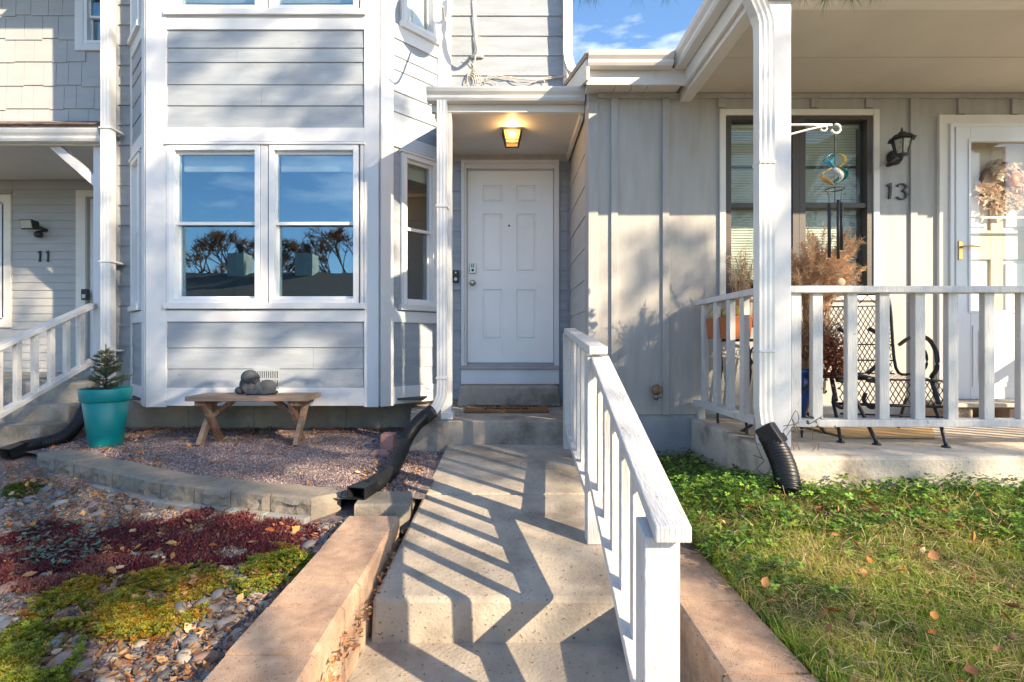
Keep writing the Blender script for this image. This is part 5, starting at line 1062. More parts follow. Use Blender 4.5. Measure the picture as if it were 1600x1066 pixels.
for a in (.2, 1.9, 3.4, 4.9): q.tube([(c.x + .048 * math.cos(a), c.y + .048 * math.sin(a), c.z), (c2.x + .040 * math.cos(a), c2.y + .04 * math.sin(a), c2.z)], .0012, 4)
part('ring', q, M_BLACK, ws)
for dx, y0, y1, dy in ((-9, 318, 403, 0), (-3.5, 320, 398, .03), (0, 315, 406, -.03), (10.5, 317, 391, 0)):
    q = MB(); a = Vector(at(cx_ + dx, y0, Yh)) + Vector((0, dy, 0)); b = Vector(at(cx_ + dx, y1, Yh)) + Vector((0, dy, 0)); q.tube([a, b], .0085, 10); part('chime_tube', q, M_BLACK, ws)
q = MB(); c = Vector(at(1314, 439, 3.02)); q.lathe((0, 0, 0), [(0, -.008), (.02, -.008), (.024, -.004), (.024, .004), (.02, .008), (0, .008)], 20); rm = Matrix.Translation(Vector((c.x, 3.02, .352))) @ Matrix.Rotation(R(82), 4, 'X'); q.v = [tuple(rm @ Vector(v)) for v in q.v]
solo('rail_ornament', q, mat('clay_disc', (.45, .33, .2), .7, .2), 'small round clay disc on the porch railing below the chimes', 'ornament', (c.x, 3.02, .326))
# wreath
wr = thing('wreath', 'pale fabric wreath with an orange pumpkin hanging on the right front door', 'wreath', (X_(1565, 4.2), 4.2, 1.22))
wcx, wcz = X_(1566, 4.2), Z_(288, 4.2); WY = Y13 + .075
q = MB(); q.tube([(wcx + .17 * math.cos(a), WY + .005, wcz + .17 * math.sin(a)) for a in np.linspace(0, 2 * PI, 25)[:-1]], .018, 7, closed=True); part('ring', q, mat('twig_ring', (.16, .1, .07), .9, .3), wr)
n = 750; an = RNG.uniform(-3.3, 2.2, n); rr = .14 + RNG.normal(0, .045, n); ps = np.stack([wcx + rr * np.cos(an), WY - RNG.uniform(0, .03, n), wcz - .0 + rr * np.sin(an) - .02], 1)
o = mass('petal', LEAF_V, LEAF_F, ps, rots(n), np.full((n, 3), .055) * RNG.uniform(.5, 1.2, (n, 1)), pal([(.80, .72, .60), (.75, .62, .50), (.78, .55, .45), (.85, .80, .72)], n, .1), M_LEAF, parent=wr, kind='stuff'); o.location = (-X_(1565, 4.2), -4.2, -1.22)
q = MB(); q.blob((wcx + .06, WY - .035, wcz + .02), (.04, .03, .05), 2, .1); part('pumpkin', q, mat('pumpkin_skin', (.6, .2, .06), .5, .2), wr)
# vine at column foot
vn = thing('dead_vine', 'thin dead vine with a few green leaves tangled around the foot of the corner column', 'vine', (1.6, 2.9, -.6)); q = MB()
for k in range(9):
    p = Vector(at(random.uniform(1215, 1275), random.uniform(660, 700), 2.88)); pts = [p]
    for j in range(5): p = p + Vector((random.gauss(0, .05), random.gauss(0, .02), random.gauss(-.015, .05))); p.y = min(p.y, 2.92); p.y = max(2.6, p.y); pts.append(p)
    q.tube(smooth_pts(pts, 4), .0022, 4)
part('stem', q, mat('vine_stem', (.2, .13, .08), .9, .2), vn)
for k in range(9):
    p = at(*[(1268, 652), (1275, 660), (1283, 655), (1262, 660), (1279, 667), (1290, 672), (1254, 672), (1305, 668), (1212, 684)][k], 2.88); q = MB(); m_ = rots(1)[0]; q.add([tuple(Vector(p) + Vector(m_ @ np.array(v)) * .032) for v in LEAF_V], LEAF_F); part('leaf', q, mat('vine_leaf', (.10, .13, .05), .6, .3) if k < 5 else mat('vine_leaf_dry', (.3, .17, .08), .7, .3), vn)

# ================================================================== gravel, stones, leaves
def pt_in(poly, x, y):
    c = False; j = len(poly) - 1
    for i in range(len(poly)):
        xi, yi = poly[i]; xj, yj = poly[j]
        if (yi > y) != (yj > y) and x < (xj - xi) * (y - yi) / (yj - yi) + xi: c = not c
        j = i
    return c
def px(X, Y, Z): return 790 + X * FPX / Y, 534 - Z * FPX / Y
RED = [(-20, 900), (0, 835), (60, 815), (180, 815), (330, 802), (470, 812), (505, 835), (440, 862), (330, 880), (230, 885), (100, 915), (60, 925)]
YEL = [[(45, 965), (60, 930), (130, 900), (240, 880), (335, 882), (345, 910), (300, 965), (220, 985), (120, 975)], [(368, 905), (395, 870), (430, 845), (490, 865), (480, 890), (420, 920), (385, 925)], [(-20, 1090), (-20, 1000), (40, 975), (85, 985), (120, 1010), (100, 1040), (60, 1090)], [(8, 778), (20, 760), (50, 755), (64, 765), (55, 778), (30, 785)]]
def inplant(X, Y, Z):
    u, v = px(X, Y, Z); return pt_in(RED, u, v) or any(pt_in(p, u, v) for p in YEL)
def low_ok(x, y): return y < wallY(x) - .06 if x < -1.1 else y < 2.82 and x < -.83
def up_ok(x, y): return (y > wallY(x) + .22) if x < -1.0 else (y > 3.08 and x < -.53)
def on_cond(n, x0, x1, y0, y1, f):
    P_ = []
    while len(P_) < n:
        X = RNG.uniform(x0, x1, 4000); Y = RNG.uniform(y0, y1, 4000)
        P_ += [(a, b) for a, b in zip(X, Y) if f(a, b)]
    return P_[:n]
GR = [(.20, .14, .145), (.26, .19, .19), (.15, .115, .125), (.32, .25, .23), (.22, .17, .18), (.12, .09, .095), (.38, .31, .28)]
pts = on_cond(52000, -4.2, -.5, 3.0, 5.33, up_ok); n = len(pts)
pos = np.array([(x, y, zup(x, y) + random.uniform(0, .004)) for x, y in pts])
mass('gravel', OCT_V, OCT_F, pos, rots(n), RNG.uniform(.0035, .0085, (n, 3)), pal(GR, n, .3), M_STONE)
pts = on_cond(42000, -3.4, -.83, 1.2, 4.3, lambda x, y: low_ok(x, y)); n = len(pts)
pos = np.array([(x, y, zlow(x, y) + random.uniform(0, .005)) for x, y in pts])
mass('gravel', OCT_V, OCT_F, pos, rots(n), RNG.uniform(.003, .009, (n, 3)), pal([(.24, .20, .18), (.18, .15, .15), (.32, .26, .22), (.38, .28, .2), (.15, .12, .12)], n, .3), M_STONE)
# river stones
STC = [(.22, .205, .19), (.16, .16, .165), (.31, .25, .20), (.31, .20, .15), (.23, .175, .165), (.38, .32, .26), (.12, .12, .125), (.26, .16, .12), (.18, .20, .175)]
tmpl = []
for k in range(6):
    mb = MB(); mb.blob((0, 0, 0), (1, random.uniform(.6, .85), random.uniform(.35, .5)), k + 3, .35, 2, 1.1); tmpl.append(mb)
smats = []
for i, c in enumerate(STC):
    smats.append(mat('river_stone_%s' % ['grey', 'slate', 'sand', 'rust', 'mauve', 'cream', 'dark', 'brown', 'green'][i], c, .6, .16, 25, .3, 80, col2=tuple(min(1, v * 1.35) for v in c), c2scale=14, c2pos=(.5, .7)))
placed = []
def free(x, y, r):
    for a, b, q_ in placed:
        if (a - x) ** 2 + (b - y) ** 2 < (.82 * (r + q_)) ** 2: return False
    return True
big = []
tries = 0
while len(big) < 300 and tries < 60000:
    tries += 1; y = 1.25 + (random.random() ** 1.1) * 2.1; x = random.uniform(max(-3.2, -.98 * y), -.84); r = random.choice([.021, .024, .028, .033, .04]) * random.uniform(.85, 1.15)
    if not low_ok(x, y): continue
    z = zlow(x, y); ip = inplant(x, y, z)
    if ip and random.random() < .93: continue
    u, v = px(x, y, z)
    # more stones along the tan wall and on the right, fewer at far left where leaves lie
    if u < 130 and v < 900 and random.random() < .5: continue
    if 130 < u < 300 and v < 830 and random.random() < .8: continue
    if free(x, y, r): placed.append((x, y, r)); big.append((x, y, z, r))
meshes = [[t.mesh('river_stone', (0, 0, 0), m) for t in tmpl] for m in smats]
for m_ in meshes:
    for me in m_: pass
def zone(x, y):
    u, v = px(x, y, -1)
    if x > -1.06 - .0 and y < 2.3: return 'smooth river stone close beside the left tan block wall'
    if v < 800: return 'smooth river stone at the foot of the curved grey block wall'
    if v > 960: return 'smooth river stone near the bottom edge of the left planting bed'
    return 'smooth river stone among the sedum in the left planting bed'
for i, (x, y, z, r) in enumerate(big):
    ci = random.randrange(len(STC)); me = meshes[ci][random.randrange(6)]; o = bpy.data.objects.new('river_stone', me); C.objects.link(o)
    o.location = (x, y, z + r * .18); o.rotation_euler = (random.gauss(0, .25), random.gauss(0, .25), random.uniform(0, 6.28)); o.scale = (r * 1.15,) * 3
    zl_ = zone(x, y); o['label'] = ('small ' if r < .026 else 'large ' if r > .037 else '') + zl_.replace('smooth', 'smooth ' + ['grey', 'slate blue', 'sandy', 'rust coloured', 'mauve', 'cream', 'dark', 'brown', 'greenish'][ci]); o['category'] = 'stone'; o['group'] = 'river stones in the left planting bed'
pts = on_cond(3600, -3.4, -.83, 1.2, 4.2, low_ok); pos, sc_ = [], []
for x, y in pts:
    z = zlow(x, y); u, v = px(x, y, z)
    if 150 < u < 300 and v < 800 and random.random() < .8: continue
    if inplant(x, y, z) and random.random() < .8: continue
    r = random.uniform(.009, .02); pos.append((x, y, z + r * .2)); sc_.append((r, r, r))
n = len(pos); t0 = MB(); t0.blob((0, 0, 0), (1, .75, .5), 2, .3, 1, 1.2)
mass('small_stones', t0.v, t0.f, np.array(pos), rots(n, .5), np.array(sc_), pal(STC, n, .2), M_STONE, smooth=True)
# dry leaves
LM = [mat('dry_leaf_%s' % ['orange', 'brown', 'tan', 'dark', 'pale', 'rust', 'umber'][i], c, .9, .2, 30, .2, spec=.1) for i, c in enumerate(DRY)]
lt = []
for k in range(5):
    mb = MB(); cu = random.uniform(.1, .5); vs = []
    for a in range(9):
        t = a / 8; wv = .34 * math.sin(PI * min(1, t * 1.05)) ** .8 * (1 + .25 * (a % 2)); zc = cu * (t - .5) ** 2 * 1.4
        vs += [(t - .5, -wv, zc + wv * cu * 1.1), (t - .5, 0, zc), (t - .5, wv, zc + wv * cu * (1.1 + .4 * (k % 2)))]
    mb.add(vs, [(3 * a + s_, 3 * a + s_ + 1, 3 * a + s_ + 4, 3 * a + s_ + 3) for a in range(8) for s_ in (0, 1)], True)
    mb.tube([(-.5, 0, cu * .35), (-.68, .03, cu * .5), (-.8, .08, cu * .6)], .012, 3); lt.append(mb)
lme = [[t.mesh('dry_leaf', (0, 0, 0), m) for t in lt] for m in LM]
def leaf(x, y, z, s, tilt, label, group, ci=None):
    ci = random.randrange(7) if ci is None else ci; label = label % ['orange', 'brown', 'tan', 'dark brown', 'pale', 'rust red', 'umber'][ci]; me = lme[ci][random.randrange(5)]; o = bpy.data.objects.new('dry_leaf', me); C.objects.link(o)
    o.location = (x, y, z); o.rotation_euler = (random.gauss(0, tilt), random.gauss(0, tilt), random.uniform(0, 6.28)); o.scale = (s, s * random.uniform(.6, 1), s)
    o['label'] = label; o['category'] = 'leaf'; o['group'] = group
cnt = 0
while cnt < 130:
    y = random.uniform(1.35, 3.6); x = random.uniform(max(-3.4, -.97 * y), -.86)
    if not low_ok(x, y): continue
    z = zlow(x, y); u, v = px(x, y, z)
    if u > 330 and random.random() < .72: continue
    leaf(x, y, z + (.035 if inplant(x, y, z) else .018), random.uniform(.025, .052), .6, '%s curled leaf lying ' + ('on the red sedum in the left bed' if pt_in(RED, u, v) else 'among stones and leaves in the left bed' if v < 870 else 'low in the left bed near the viewer'), 'dry leaves in the left planting bed'); cnt += 1
cnt = 0
while cnt < 70:
    y = random.uniform(3.2, 5.2); x = random.uniform(-4.0, -.6)
    if not up_ok(x, y): continue
    if x > -2.2 and random.random() < .6: continue
    leaf(x, y, zup(x, y) + .012, random.uniform(.035, .055), .5, '%s leaf lying on the purple gravel ' + ('beside the teal planter' if x < -2.9 else 'around the bench' if x < -1.6 else 'near the black drain hose'), 'dry leaves on the gravel bed'); cnt += 1
cnt = 0
while cnt < 150:
    y = random.uniform(1.0, 2.7); x = random.uniform(.88, 2.6)
    leaf(x, y, zgr(x, y) + random.uniform(.045, .08), random.uniform(.028, .056), .7, 'fallen %s leaf lying in the ' + ('clover by the porch slab' if y > 2.2 else 'grass along the right tan block wall' if x < 1.2 else 'middle of the grass' if y > 1.5 else 'grass nearest the viewer'), 'fallen leaves in the grass'); cnt += 1
# litter that nobody could count
P_ = []
while len(P_) < 4200:
    y = random.uniform(3.1, 5.3); x = random.uniform(-4.2, -.55)
    if not up_ok(x, y): continue
    pr_ = .12 + .75 * max(0, (y - 4.55) / .8) + .6 * max(0, (-x - 2.3) / 1.9) + (.5 if x > -.95 and y < 3.9 else 0)
    if random.random() < pr_ * (.5 + nz_(x, y, 3, 2)) * 1.3: P_.append((x, y, zup(x, y) + random.uniform(.003, .03)))
while len(P_) < 9400:
    y = random.uniform(1.3, 4.2); x = random.uniform(max(-4.0, -.98 * y), -.85)
    if not low_ok(x, y): continue
    u, v = px(x, y, -1.02); pr_ = .8 if u < 220 and v < 830 else (.4 if inplant(x, y, -1.0) else .4)
    if random.random() < pr_: P_.append((x, y, zlow(x, y) + random.uniform(.005, .035)))
while len(P_) < 9900: P_.append((-.535 + random.uniform(-.012, .02), random.uniform(1.3, 3.6), -1.02 + random.uniform(-.05, .03)))
while len(P_) < 10500: x = random.uniform(.86, 1.5); y = random.uniform(3.4, 4.08); P_.append((x, y, zgr(x, y) + random.uniform(0.01, .05)))
nl_ = len(P_)
for i in range(170):
    y = random.uniform(2.06, 4.1); x = random.uniform(-.45, .5) if random.random() < .45 else random.uniform(.34, .56); P_.append((x, y, zwalk(y) + .004))
for i in range(60): P_.append((random.uniform(-.5, .5), random.uniform(1.5, 2.0), -1.193))
n = len(P_); s_ = RNG.uniform(.012, .034, n); s_[nl_:] *= .32
mass('leaf_litter', LEAF_V, LEAF_F, np.array(P_), rots(n, .9), np.stack([s_, s_ * RNG.uniform(.5, 1, n), s_], 1), pal(DRY + [(.2, .11, .07), (.15, .09, .06)], n, .25), M_LEAF)

# ================================================================== sedum and ground plants
def scat_poly(polys, n, zf, z0=-1.0):
    o = []; xs = [p[0] for q in polys for p in q]; ys_ = [p[1] for q in polys for p in q]
    while len(o) < n:
        u, v = random.uniform(min(xs), max(xs)), random.uniform(min(ys_), max(ys_))
        if not any(pt_in(p, u, v) for p in polys): continue
        Y = -z0 * FPX / (v - 534) ; o.append(((u - 790) * Y / FPX + random.gauss(0, .02), Y + random.gauss(0, .02)))
    return [(x, y) for x, y in o if low_ok(x, y)]
ROS = [(0, 0, 0)]; ROF = []
for k in range(6):
    a_ = k * PI / 3; c_, s_ = math.cos(a_), math.sin(a_); b_ = len(ROS); ROS += [(.5 * c_ - .28 * s_, .5 * s_ + .28 * c_, .30), (1.0 * c_, 1.0 * s_, .5), (.5 * c_ + .28 * s_, .5 * s_ - .28 * c_, .30)]; ROF.append((0, b_, b_ + 1, b_ + 2))
ROS += [(.3, 0, .55), (-.15, .26, .6), (-.15, -.26, .55)]; b_ = len(ROS) - 3; ROF += [(0, b_, b_ + 1), (0, b_ + 1, b_ + 2), (0, b_ + 2, b_)]
SPR = [(-.5, 0, 0), (0, .3, .25), (.5, 0, 0), (0, -.3, .25), (0, 0, 1)]; SPF = [(0, 1, 4), (1, 2, 4), (2, 3, 4), (3, 0, 4)]
def cushion(name, label, polys, n, cols, hh, ls, tilt, seed, stemcol=None):
    pts = scat_poly(polys, n, zlow); pos, cc, tl = [], [], []
    for x, y in pts:
        m_ = nz_(x, y, 7, seed)
        if m_ + .6 * nz_(x, y, 19, seed) < -.30: continue
        z = zlow(x, y) + hh * (.55 + m_) * random.uniform(.35, 1); pos.append((x, y, z)); k = nz_(x, y, 5, seed + 3) + random.gauss(0, .2)
        cc.append(cols[min(len(cols) - 1, max(0, int((k + .5) * len(cols))))])
    n = len(pos); s_ = RNG.uniform(.7, 1.3, n) * ls
    ro = name != 'red_sedum'
    o = mass(name, ROS if ro else SPR, ROF if ro else SPF, np.array(pos), rots(n, .7 if ro else tilt), np.stack([s_ * .62, s_ * .62, s_ * .75], 1) if ro else np.stack([s_ * .6, s_ * .6, s_], 1), np.clip(np.array(cc) * RNG.uniform(.7, 1.25, (n, 1)), 0, 1), M_LEAF, label, 'plant'); return o
cushion('red_sedum', 'low mat of dark red sedum across the left planting bed', [RED], 30000, [(.11, .02, .028), (.17, .03, .04), (.075, .018, .025), (.24, .06, .055), (.33, .11, .08)], .045, .017, 1.5, 1)
cushion('yellow_sedum', 'yellow green sedum mat in the middle of the left planting bed', [YEL[0]], 8500, [(.40, .24, .02), (.34, .31, .03), (.19, .21, .03), (.50, .40, .04), (.40, .17, .03)], .055, .019, 1.4, 2)
cushion('yellow_sedum', 'small clump of olive sedum beside the left tan block wall', [YEL[1]], 4000, [(.30, .20, .02), (.22, .28, .03), (.13, .18, .03), (.36, .33, .04)], .065, .018, 1.4, 3)
cushion('yellow_sedum', 'bright green sedum in the bottom left corner of the bed', [YEL[2]], 4000, [(.24, .29, .03), (.34, .36, .04), (.17, .20, .03), (.45, .36, .05)], .06, .019, 1.4, 4)
cushion('green_sedum', 'small dark green cushion plant at the far left below the hose outlet', [YEL[3]], 2600, [(.06, .09, .02), (.09, .13, .02), (.11, .15, .03)], .05, .013, 1.2, 5)
# blue green fleshy leaves inside the red mat
pts = scat_poly([[(20, 840), (90, 815), (180, 820), (175, 845), (110, 885), (60, 880)]], 240, zlow); n = len(pts); s_ = RNG.uniform(.018, .036, n)
mass('stonecrop', LEAF_V, LEAF_F, np.array([(x, y, zlow(x, y) + random.uniform(.04, .06)) for x, y in pts]), rots(n, .7), np.stack([s_, s_, s_], 1), pal([(.12, .19, .13), (.16, .24, .17), (.10, .15, .12)], n, .2), M_LEAF, 'blue green fleshy leaves growing through the red sedum', 'plant')
# grass
BLV = [(-.5, 0, 0), (.5, 0, 0), (-.4, .12, .45), (.4, .12, .45), (0, .45, .85)]; BLF = [(0, 1, 3, 2), (2, 3, 4)]
GC = [(.20, .30, .03), (.27, .38, .045), (.37, .44, .07), (.13, .22, .025), (.47, .45, .09)]
STRAW = [(.52, .40, .19), (.6, .48, .25), (.42, .30, .14), (.34, .23, .1)]
def gdens(x, y): return .5 + .8 * nz_(x, y, 2.6, 11)
P_ = []; CO = []; SC = []; 
N1 = 95000
X = RNG.uniform(.86, 4.6, N1 * 2); Y = RNG.uniform(.95, 2.8, N1 * 2); k = 0
for x, y in zip(X, Y):
    if x > .98 * y + .5 or x < .86: continue
    g = gdens(x, y)
    if random.random() > .45 + g: continue
    P_.append((x, y, zgr(x, y) - .005)); dry = random.random() < (.30 - .55 * nz_(x, y, 3.1, 5)); gi = min(4, max(0, int(2.2 + 5.5 * nz_(x, y, 4.2, 31) + random.gauss(0, .9)))); CO.append(random.choice(STRAW) if dry else [GC[3], GC[0], GC[1], GC[2], GC[4]][gi])
    h = random.uniform(.035, .10) * (1.15 if not dry else .9); SC.append((.0028 * random.uniform(.8, 1.5), h * random.uniform(.5, 1.3), h))
    if len(P_) >= N1: break
n = len(P_); CO = np.array(CO) * RNG.uniform(.75, 1.25, (n, 1))
mass('grass', BLV, BLF, np.array(P_), rots(n, .75), np.array(SC), CO, M_LEAF)
P_ = [];
for i in range(15000):
    x, y = random.uniform(.88, 3.6), random.uniform(1.0, 2.6); P_.append((x, y, zgr(x, y) + random.uniform(.03, .075)))
n = len(P_); h = RNG.uniform(.04, .14, n)
mass('straw', BLV, BLF, np.array(P_), rots(n, .12) @ np.tile(np.array([[1, 0, 0], [0, .15, .99], [0, -.99, .15]]), (n, 1, 1)), np.stack([np.full(n, .0022), h * .5, h], 1), pal(STRAW, n, .25), M_LEAF)
# clover and creeping green leaves near the porch slab
CLV = []; CLF = []
for k in range(3):
    a = k * 2 * PI / 3; b = len(CLV); u_ = Vector((math.cos(a), math.sin(a), 0)); v_ = Vector((-math.sin(a), math.cos(a), 0))
    CLV += [(0, 0, 0), tuple(u_ * .5 - v_ * .42 + Vector((0, 0, .12))), tuple(u_ * .95 - v_ * .3 + Vector((0, 0, .1))), tuple(u_ * .88 + Vector((0, 0, .03))), tuple(u_ * .95 + v_ * .3 + Vector((0, 0, .1))), tuple(u_ * .5 + v_ * .42 + Vector((0, 0, .12)))]
    CLF += [(b, b + 1, b + 2, b + 3), (b, b + 3, b + 4, b + 5)]
P_ = []
while len(P_) < 10500:
    x, y = random.uniform(.84, 3.4), random.uniform(1.75, 4.0)
    if y > 2.70 and x > 1.47: continue
    if x > .98 * y + .4: continue
    edge = 2.16 + .55 * nz_(x, y, 1.9, 3) - .10 * (x < 1.15)
    pr_ = max(.15, .75 + 1.1 * nz_(x, y, 6.5, 8)) if y > edge else max(0, .2 - (edge - y) * .8)
    if y > 3.35 and random.random() < .6: continue
    if random.random() < pr_: P_.append((x, y, zgr(x, y) + random.uniform(.01, .085 + .035 * nz_(x, y, 6, 1) + (.04 if 2.45 < y < 2.72 else 0))))
for x, y in on_cond(500, .86, 3.2, 1.05, 2.0, lambda a, b: nz_(a, b, 4, 20) > .25): P_.append((x, y, zgr(x, y) + random.uniform(.02, .06)))
n = len(P_); s_ = RNG.uniform(.006, .019, n) * (1 + .5 * (RNG.random(n) < .15))
mass('clover', CLV, CLF, np.array(P_), rots(n, .8), np.stack([s_, s_, s_], 1), pal([(.06, .15, .025), (.10, .21, .03), (.16, .30, .04), (.045, .10, .025), (.24, .36, .05)], n, .3), M_LEAF)
# stems rising above
q = MB()
for i in range(260):
    x, y = random.uniform(.9, 3.0), random.uniform(1.9, 2.68); z = zgr(x, y); d = Vector((random.gauss(0, .03), random.gauss(0, .03), random.uniform(.04, .13))); p = Vector((x, y, z)); q.tube([p, p + d * .6, p + d + Vector((random.gauss(0, .03), 0, -.005))], .0014, 3)
o = struct('plant_stems', q, mat('straw_stem', (.34, .27, .14), .8, .3), kind='stuff')
# ornamental wire edging
wm_ = mat('verdigris_wire', (.12, .15, .15), .6, .25, 20)
for i, u in enumerate((1102, 1160, 1243, 1290, 1402, 1455, 1530, 1590)):
    Ye = 2.40 + .03 * math.sin(i); x0 = X_(u, Ye); z0 = zgr(x0, Ye) - .085
    t = thing('edging_fence', 'scrolled metal border fence piece half hidden in the clover, %s from the left' % ['first', 'second', 'third', 'fourth', 'fifth', 'sixth', 'seventh', 'last'][i], 'border fence', (x0, Ye, z0), 'scrolled border fence pieces in the clover'); q = MB()
    q.tube([(x0, Ye, z0 - .02), (x0, Ye, z0 + .13)], .003, 5)
    for s_ in (-1, 1):
        q.tube(smooth_pts([(x0 + s_ * .10, Ye, z0 - .01), (x0 + s_ * .09, Ye, z0 + .07), (x0 + s_ * .05, Ye, z0 + .11), (x0 + s_ * .008, Ye, z0 + .10)], 4), .003, 5)
        q.tube([(x0 + s_ * (.045 + .024 * math.cos(a) * (1 - a / 10)), Ye, z0 + .085 + .024 * math.sin(a) * (1 - a / 10)) for a in np.linspace(0, 7, 16)], .0028, 5)
    q.poly([(x0 - .007, Ye - .003, z0 + .13), (x0, Ye - .003, z0 + .12), (x0 + .007, Ye - .003, z0 + .13), (x0, Ye - .003, z0 + .155)], (0, .006, 0)); part('scroll', q, wm_, t)
q = MB(); a = (1.86, 1.72, zgr(1.86, 1.72) + .05); q.box(a[0] - .07, a[0] + .08, a[1], a[1] + .012, a[2], a[2] + .005); solo('white_stick', q, M_PVC, 'thin white stick lying in the grass near the right edge', 'stick', a, bv=.001)

# ================================================================== trees behind the camera that shade the scene
sd3 = SUNV; hor = Vector((SUNV.x, SUNV.y, 0)).normalized(); pv = Vector((-hor.y, hor.x, 0)); tanel = SUNV.z / math.hypot(SUNV.x, SUNV.y)
def sunpt(u, v, d):
    """point d metres (horizontally) towards the sun whose shadow line is (u,v)"""
    return hor * d + pv * u + Vector((0, 0, v + tanel * d))
def tree_density(u, v):
    n1 = noise.noise(Vector((u * 1.9, v * 1.9, 3.3))) + .5 * noise.noise(Vector((u * 4.3, v * 4.3, 7.7)))
    D = 0
    if -1.6 < u < 3.25 and .62 < v < 4.6:
        e = min(1, (3.25 - u) / .35, (v - .62) / .3 if u > 1.0 else 1, (4.6 - v) / .6); D = max(D, e * 1.0 if n1 > -.33 else .12)
    if 4.2 <= v < 6.4 and -1 < u < 3.3: D = max(D, .75 if n1 > .02 else .06)
    if -1.6 < u < 1.35 and .12 < v <= .9: D = max(D, .85 if n1 > -.12 else .08)
    n2 = n1 + .7 * noise.noise(Vector((u * 7.5, v * 5.0, 1.1)))
    if 3.25 <= u < 4.6 and -.6 < v < 2.6: D = max(D, .9 if n2 > ((-.12 if v < 1.15 else .10) + (.35 if 3.55 < u < 3.80 else 0)) else .03)
    if 3.35 < u < 4.5 and -.75 < v < .2: D = max(D, .9 if n1 > -.45 else .1)
    if 2.45 < u < 4.3 and .14 < v < 1.0: D = max(D, .95 if n1 > -.40 else .1)
    if 3.1 < u < 3.5 and -.3 < v < 2.5: D = max(D, .8 if n1 > -.08 else .05)
    if .6 < u < 4.2 and -1.6 < v <= .1: D = max(D, .7 if n1 > .27 else .01)
    return D
def crown(name, label, dmin, dmax, cond, trunk_uv, cols, n, size=.085, tv=LEAF_V, tf=LEAF_F):
    dm = (dmin + dmax) / 2; foot = sunpt(*trunk_uv, dm); t = thing(name, label, 'tree', (foot.x, foot.y, -1.42)); P_ = []; kc = 0
    while len(P_) < n and kc < n * 60:
        kc += 1; u, v = random.uniform(-1.8, 4.7), random.uniform(-1.7, 6.5)
        if cond(u, v) and random.random() < tree_density(u, v): P_.append(sunpt(u, v, random.uniform(dmin, dmax)))
    P_ = np.array(P_); m_ = len(P_); s_ = RNG.uniform(.7, 1.3, m_) * size
    o = mass('crown', tv, tf, P_, rots(m_), np.stack([s_, s_, s_], 1), pal(cols, m_, .25), M_LEAF, parent=t, kind=None); o.location = (-foot.x, -foot.y, 1.42)
    q = MB(); top = Vector((P_[:, 0].mean(), P_[:, 1].mean(), P_[:, 2].mean() + 1)); q.tube(smooth_pts([(foot.x, foot.y, -1.45), (foot.x, foot.y, 1.5), tuple(Vector((foot.x, foot.y, 1.5)).lerp(top, .55)), tuple(top)], 5), [.17 - .006 * i for i in range(16)], 10)
    base_ = Vector((foot.x, foot.y, 1.5))
    for i in range(26):
        e = Vector(P_[random.randrange(m_)]); a = base_.lerp(top, random.uniform(.2, .9)); q.tube([a, a.lerp(e, .5) + Vector((0, 0, .15)), e], [.045, .028, .008], 6)
    part('trunk', q, M_BARK, t); return t
GRN = [(.05, .09, .03), (.07, .12, .035), (.04, .075, .03), (.13, .12, .04)]
crown('shade_tree', 'broad leafy tree standing behind the viewer and shading the bay window', 11, 14, lambda u, v: True, (-.9, 0), GRN, 23000, .095)
# pine boughs hanging into the top of the picture
pn = thing('pine_tree', 'pine tree whose green needle tufts hang into the top of the picture', 'tree', (2.6, -2.5, -1.42))
q = MB(); q.tube(smooth_pts([(2.6, -2.5, -1.45), (2.65, -2.5, 2), (2.6, -2.45, 5), (2.6, -2.5, 7.5)]), [.16 - .006 * i for i in range(16)], 10); part('trunk', q, M_BARK, pn)
tips = [at(x, y, 2.25) for x, y in ((905, -12), (925, -9), (1000, -16), (1042, -14), (1255, -10), (1290, -4), (1330, -6), (1365, -16))]
segs = []; q = MB()
hub1, hub2 = Vector((.72, 1.9, 1.95)), Vector((1.50, 1.95, 1.95))
q.tube(smooth_pts([(2.6, -2.45, 3.6), (1.9, -.5, 3.0), (1.2, 1.2, 2.3), hub1]), [.05 - .0025 * i for i in range(16)], 7); q.tube(smooth_pts([(2.6, -2.45, 3.2), (2.2, -.5, 2.9), (1.8, 1.0, 2.35), hub2]), [.05 - .0025 * i for i in range(16)], 7)
for tp in tips:
    tp = Vector(tp); h_ = hub1 if tp.x < 1.1 else hub2; q.tube([h_, h_.lerp(tp, .5) + Vector((0, 0, .06)), tp], [.010, .007, .004], 5); segs.append((h_.lerp(tp, .55), tp)); segs.append((h_.lerp(tp, .8), tp))
part('branch', q, M_BARK, pn)
for k in range(40):
    a = Vector((2.6, -2.45, random.uniform(3.0, 7.2))); an_ = random.uniform(0, 2 * PI); L_ = (8 - a.z) * .38; b = a + Vector((math.cos(an_) * L_, math.sin(an_) * L_, random.uniform(-.2, .5)))
    if b.x < 1.0 or b.y > -1.6: continue
    segs.append((a.lerp(b, .4), b))
o = needles('needles', segs[:16], 620, .085, .0022, [(.05, .10, .03), (.08, .14, .04), (.10, .15, .05)], pn, 1.0, droop=.45); o.location = (-2.6, 2.5, 1.42)
o = needles('needles', segs[16:], 160, .16, .006, [(.05, .10, .03), (.08, .14, .04)], pn, 1.0); o.location = (-2.6, 2.5, 1.42)

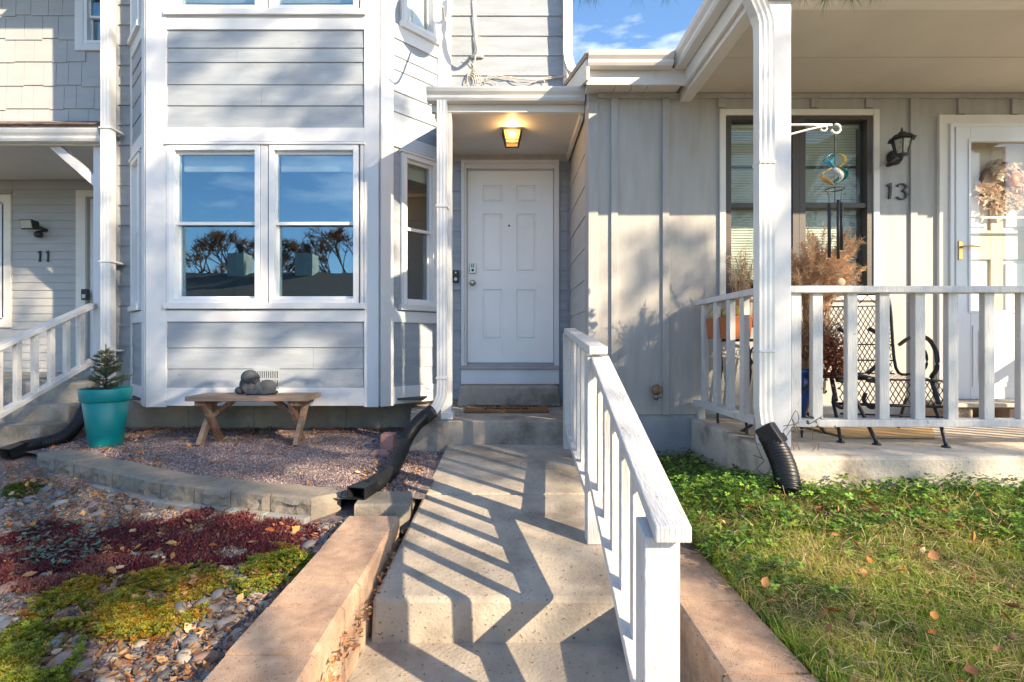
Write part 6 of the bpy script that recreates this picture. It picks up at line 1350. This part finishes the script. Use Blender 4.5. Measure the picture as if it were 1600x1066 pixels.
# trees across the lawn that show in the right hand window
for tx_, ty_, hh_ in ((9.5, -17, 9), (14.5, -20, 11), (20, -19, 10)):
    ft = thing('lawn_tree', 'leafy tree %s, across the lawn behind the viewer' % ('nearest the path' if tx_ < 10 else 'in the middle of its row' if tx_ < 15 else 'farthest to the right'), 'tree', (tx_, ty_, -1.42)); q = MB(); q.tube([(tx_, ty_, -1.5), (tx_, ty_, 1.5), (tx_ + .2, ty_, hh_ * .6)], [.2, .16, .07], 8); part('trunk', q, M_BARK, ft)
    n = 2600; r3 = RNG.normal(0, 1, (n, 3)); r3 /= np.linalg.norm(r3, axis=1)[:, None]; r3 *= RNG.uniform(.35, 1, (n, 1)); cl = np.array([noise.noise(Vector(v) * 2.2 + Vector((tx_, 0, 0))) for v in r3]); r3 = r3[cl > -.15]; n = len(r3)
    o = mass('crown', LEAF_V, LEAF_F, r3 * np.array([2.9, 2.6, hh_ * .38]) + np.array([tx_, ty_, hh_ * .52]), rots(n), np.full((n, 3), .34), pal(GRN + [(.2, .11, .05)], n, .3), M_LEAF, parent=ft, kind=None); o.location = (-tx_, -ty_, 1.42)
# ================================================================== across the street (seen in the window glass)
fh = thing('house_across', 'low house with dark roof and two box chimneys across the street', 'house', (-14, -21, -1.42))
q = MB(); q.box(-30, -2, -26, -16.5, -1.42, 2.3); part('wall', q, M_SIDE, fh)
q = MB(); q.add([(-31, -15.8, 2.3), (-1, -15.8, 2.3), (-1, -21, 4.15), (-31, -21, 4.15), (-31, -26.2, 2.3), (-1, -26.2, 2.3)], [(0, 1, 2, 3), (3, 2, 5, 4), (1, 5, 2), (0, 3, 4), (0, 4, 5, 1)]); part('roof', q, mat('dark_roof', (.10, .08, .065), .95, .25, 5, .8, 40), fh)
for cx in (-15.8, -11.8):
    q = MB(); q.box(cx - .55, cx + .45, -21.2, -20.2, 3.4, 5.2); ch = part('chimney', q, mat('chimney_siding', (.30, .33, .30), .7, .15, 2), fh)
    q = MB(); q.lathe((cx + .0, -20.7, 5.2), [(0, 0), (.16, 0), (.16, .35), (.26, .35), (.26, .6), (0, .62)], 12); part('chimney_cap', q, M_BRONZE, ch)
bt = thing('bare_tree', 'brown leaved tree behind the house across the street', 'tree', (-11, -25, -1.42)); q = MB(); tips = []
def grow(p, d, l, r, k):
    e = p + d * l; q.tube([p, e], [r, r * .7], 5)
    if k == 0: tips.append((p, e)); return
    for i in range(3): grow(e, (d + Vector((random.gauss(0, .45), random.gauss(0, .45), random.gauss(.05, .25)))).normalized(), l * .72, r * .6, k - 1)
for bx_, l in ((-11, 3.4), (-16.5, 3.0), (-20, 3.1)): grow(Vector((bx_, -27, -1.5)), Vector((0, 0, 1)), l, .22, 5)
part('trunk', q, mat('bare_bark', (.16, .09, .06), .9, .2), bt)
o = needles('twigs', tips, 16, .5, .06, [(.22, .10, .05), (.3, .15, .07), (.16, .09, .06)], bt, .8); o.location = (11, 25, 1.42)
q = MB(); q.box(-60, 60, -13, -6.5, -1.416, -1.412); struct('street', q, mat('asphalt', (.055, .054, .052), .9, .15, 3, .6, 80))
q = MB(); q.box(-60, 60, -6.5, -6.3, -1.416, -1.29); struct('kerb', q, M_CONC); q = MB(); q.box(-3.5, 2.2, -6.29, .4, -1.418, -1.40); struct('front_path', q, M_CONC)
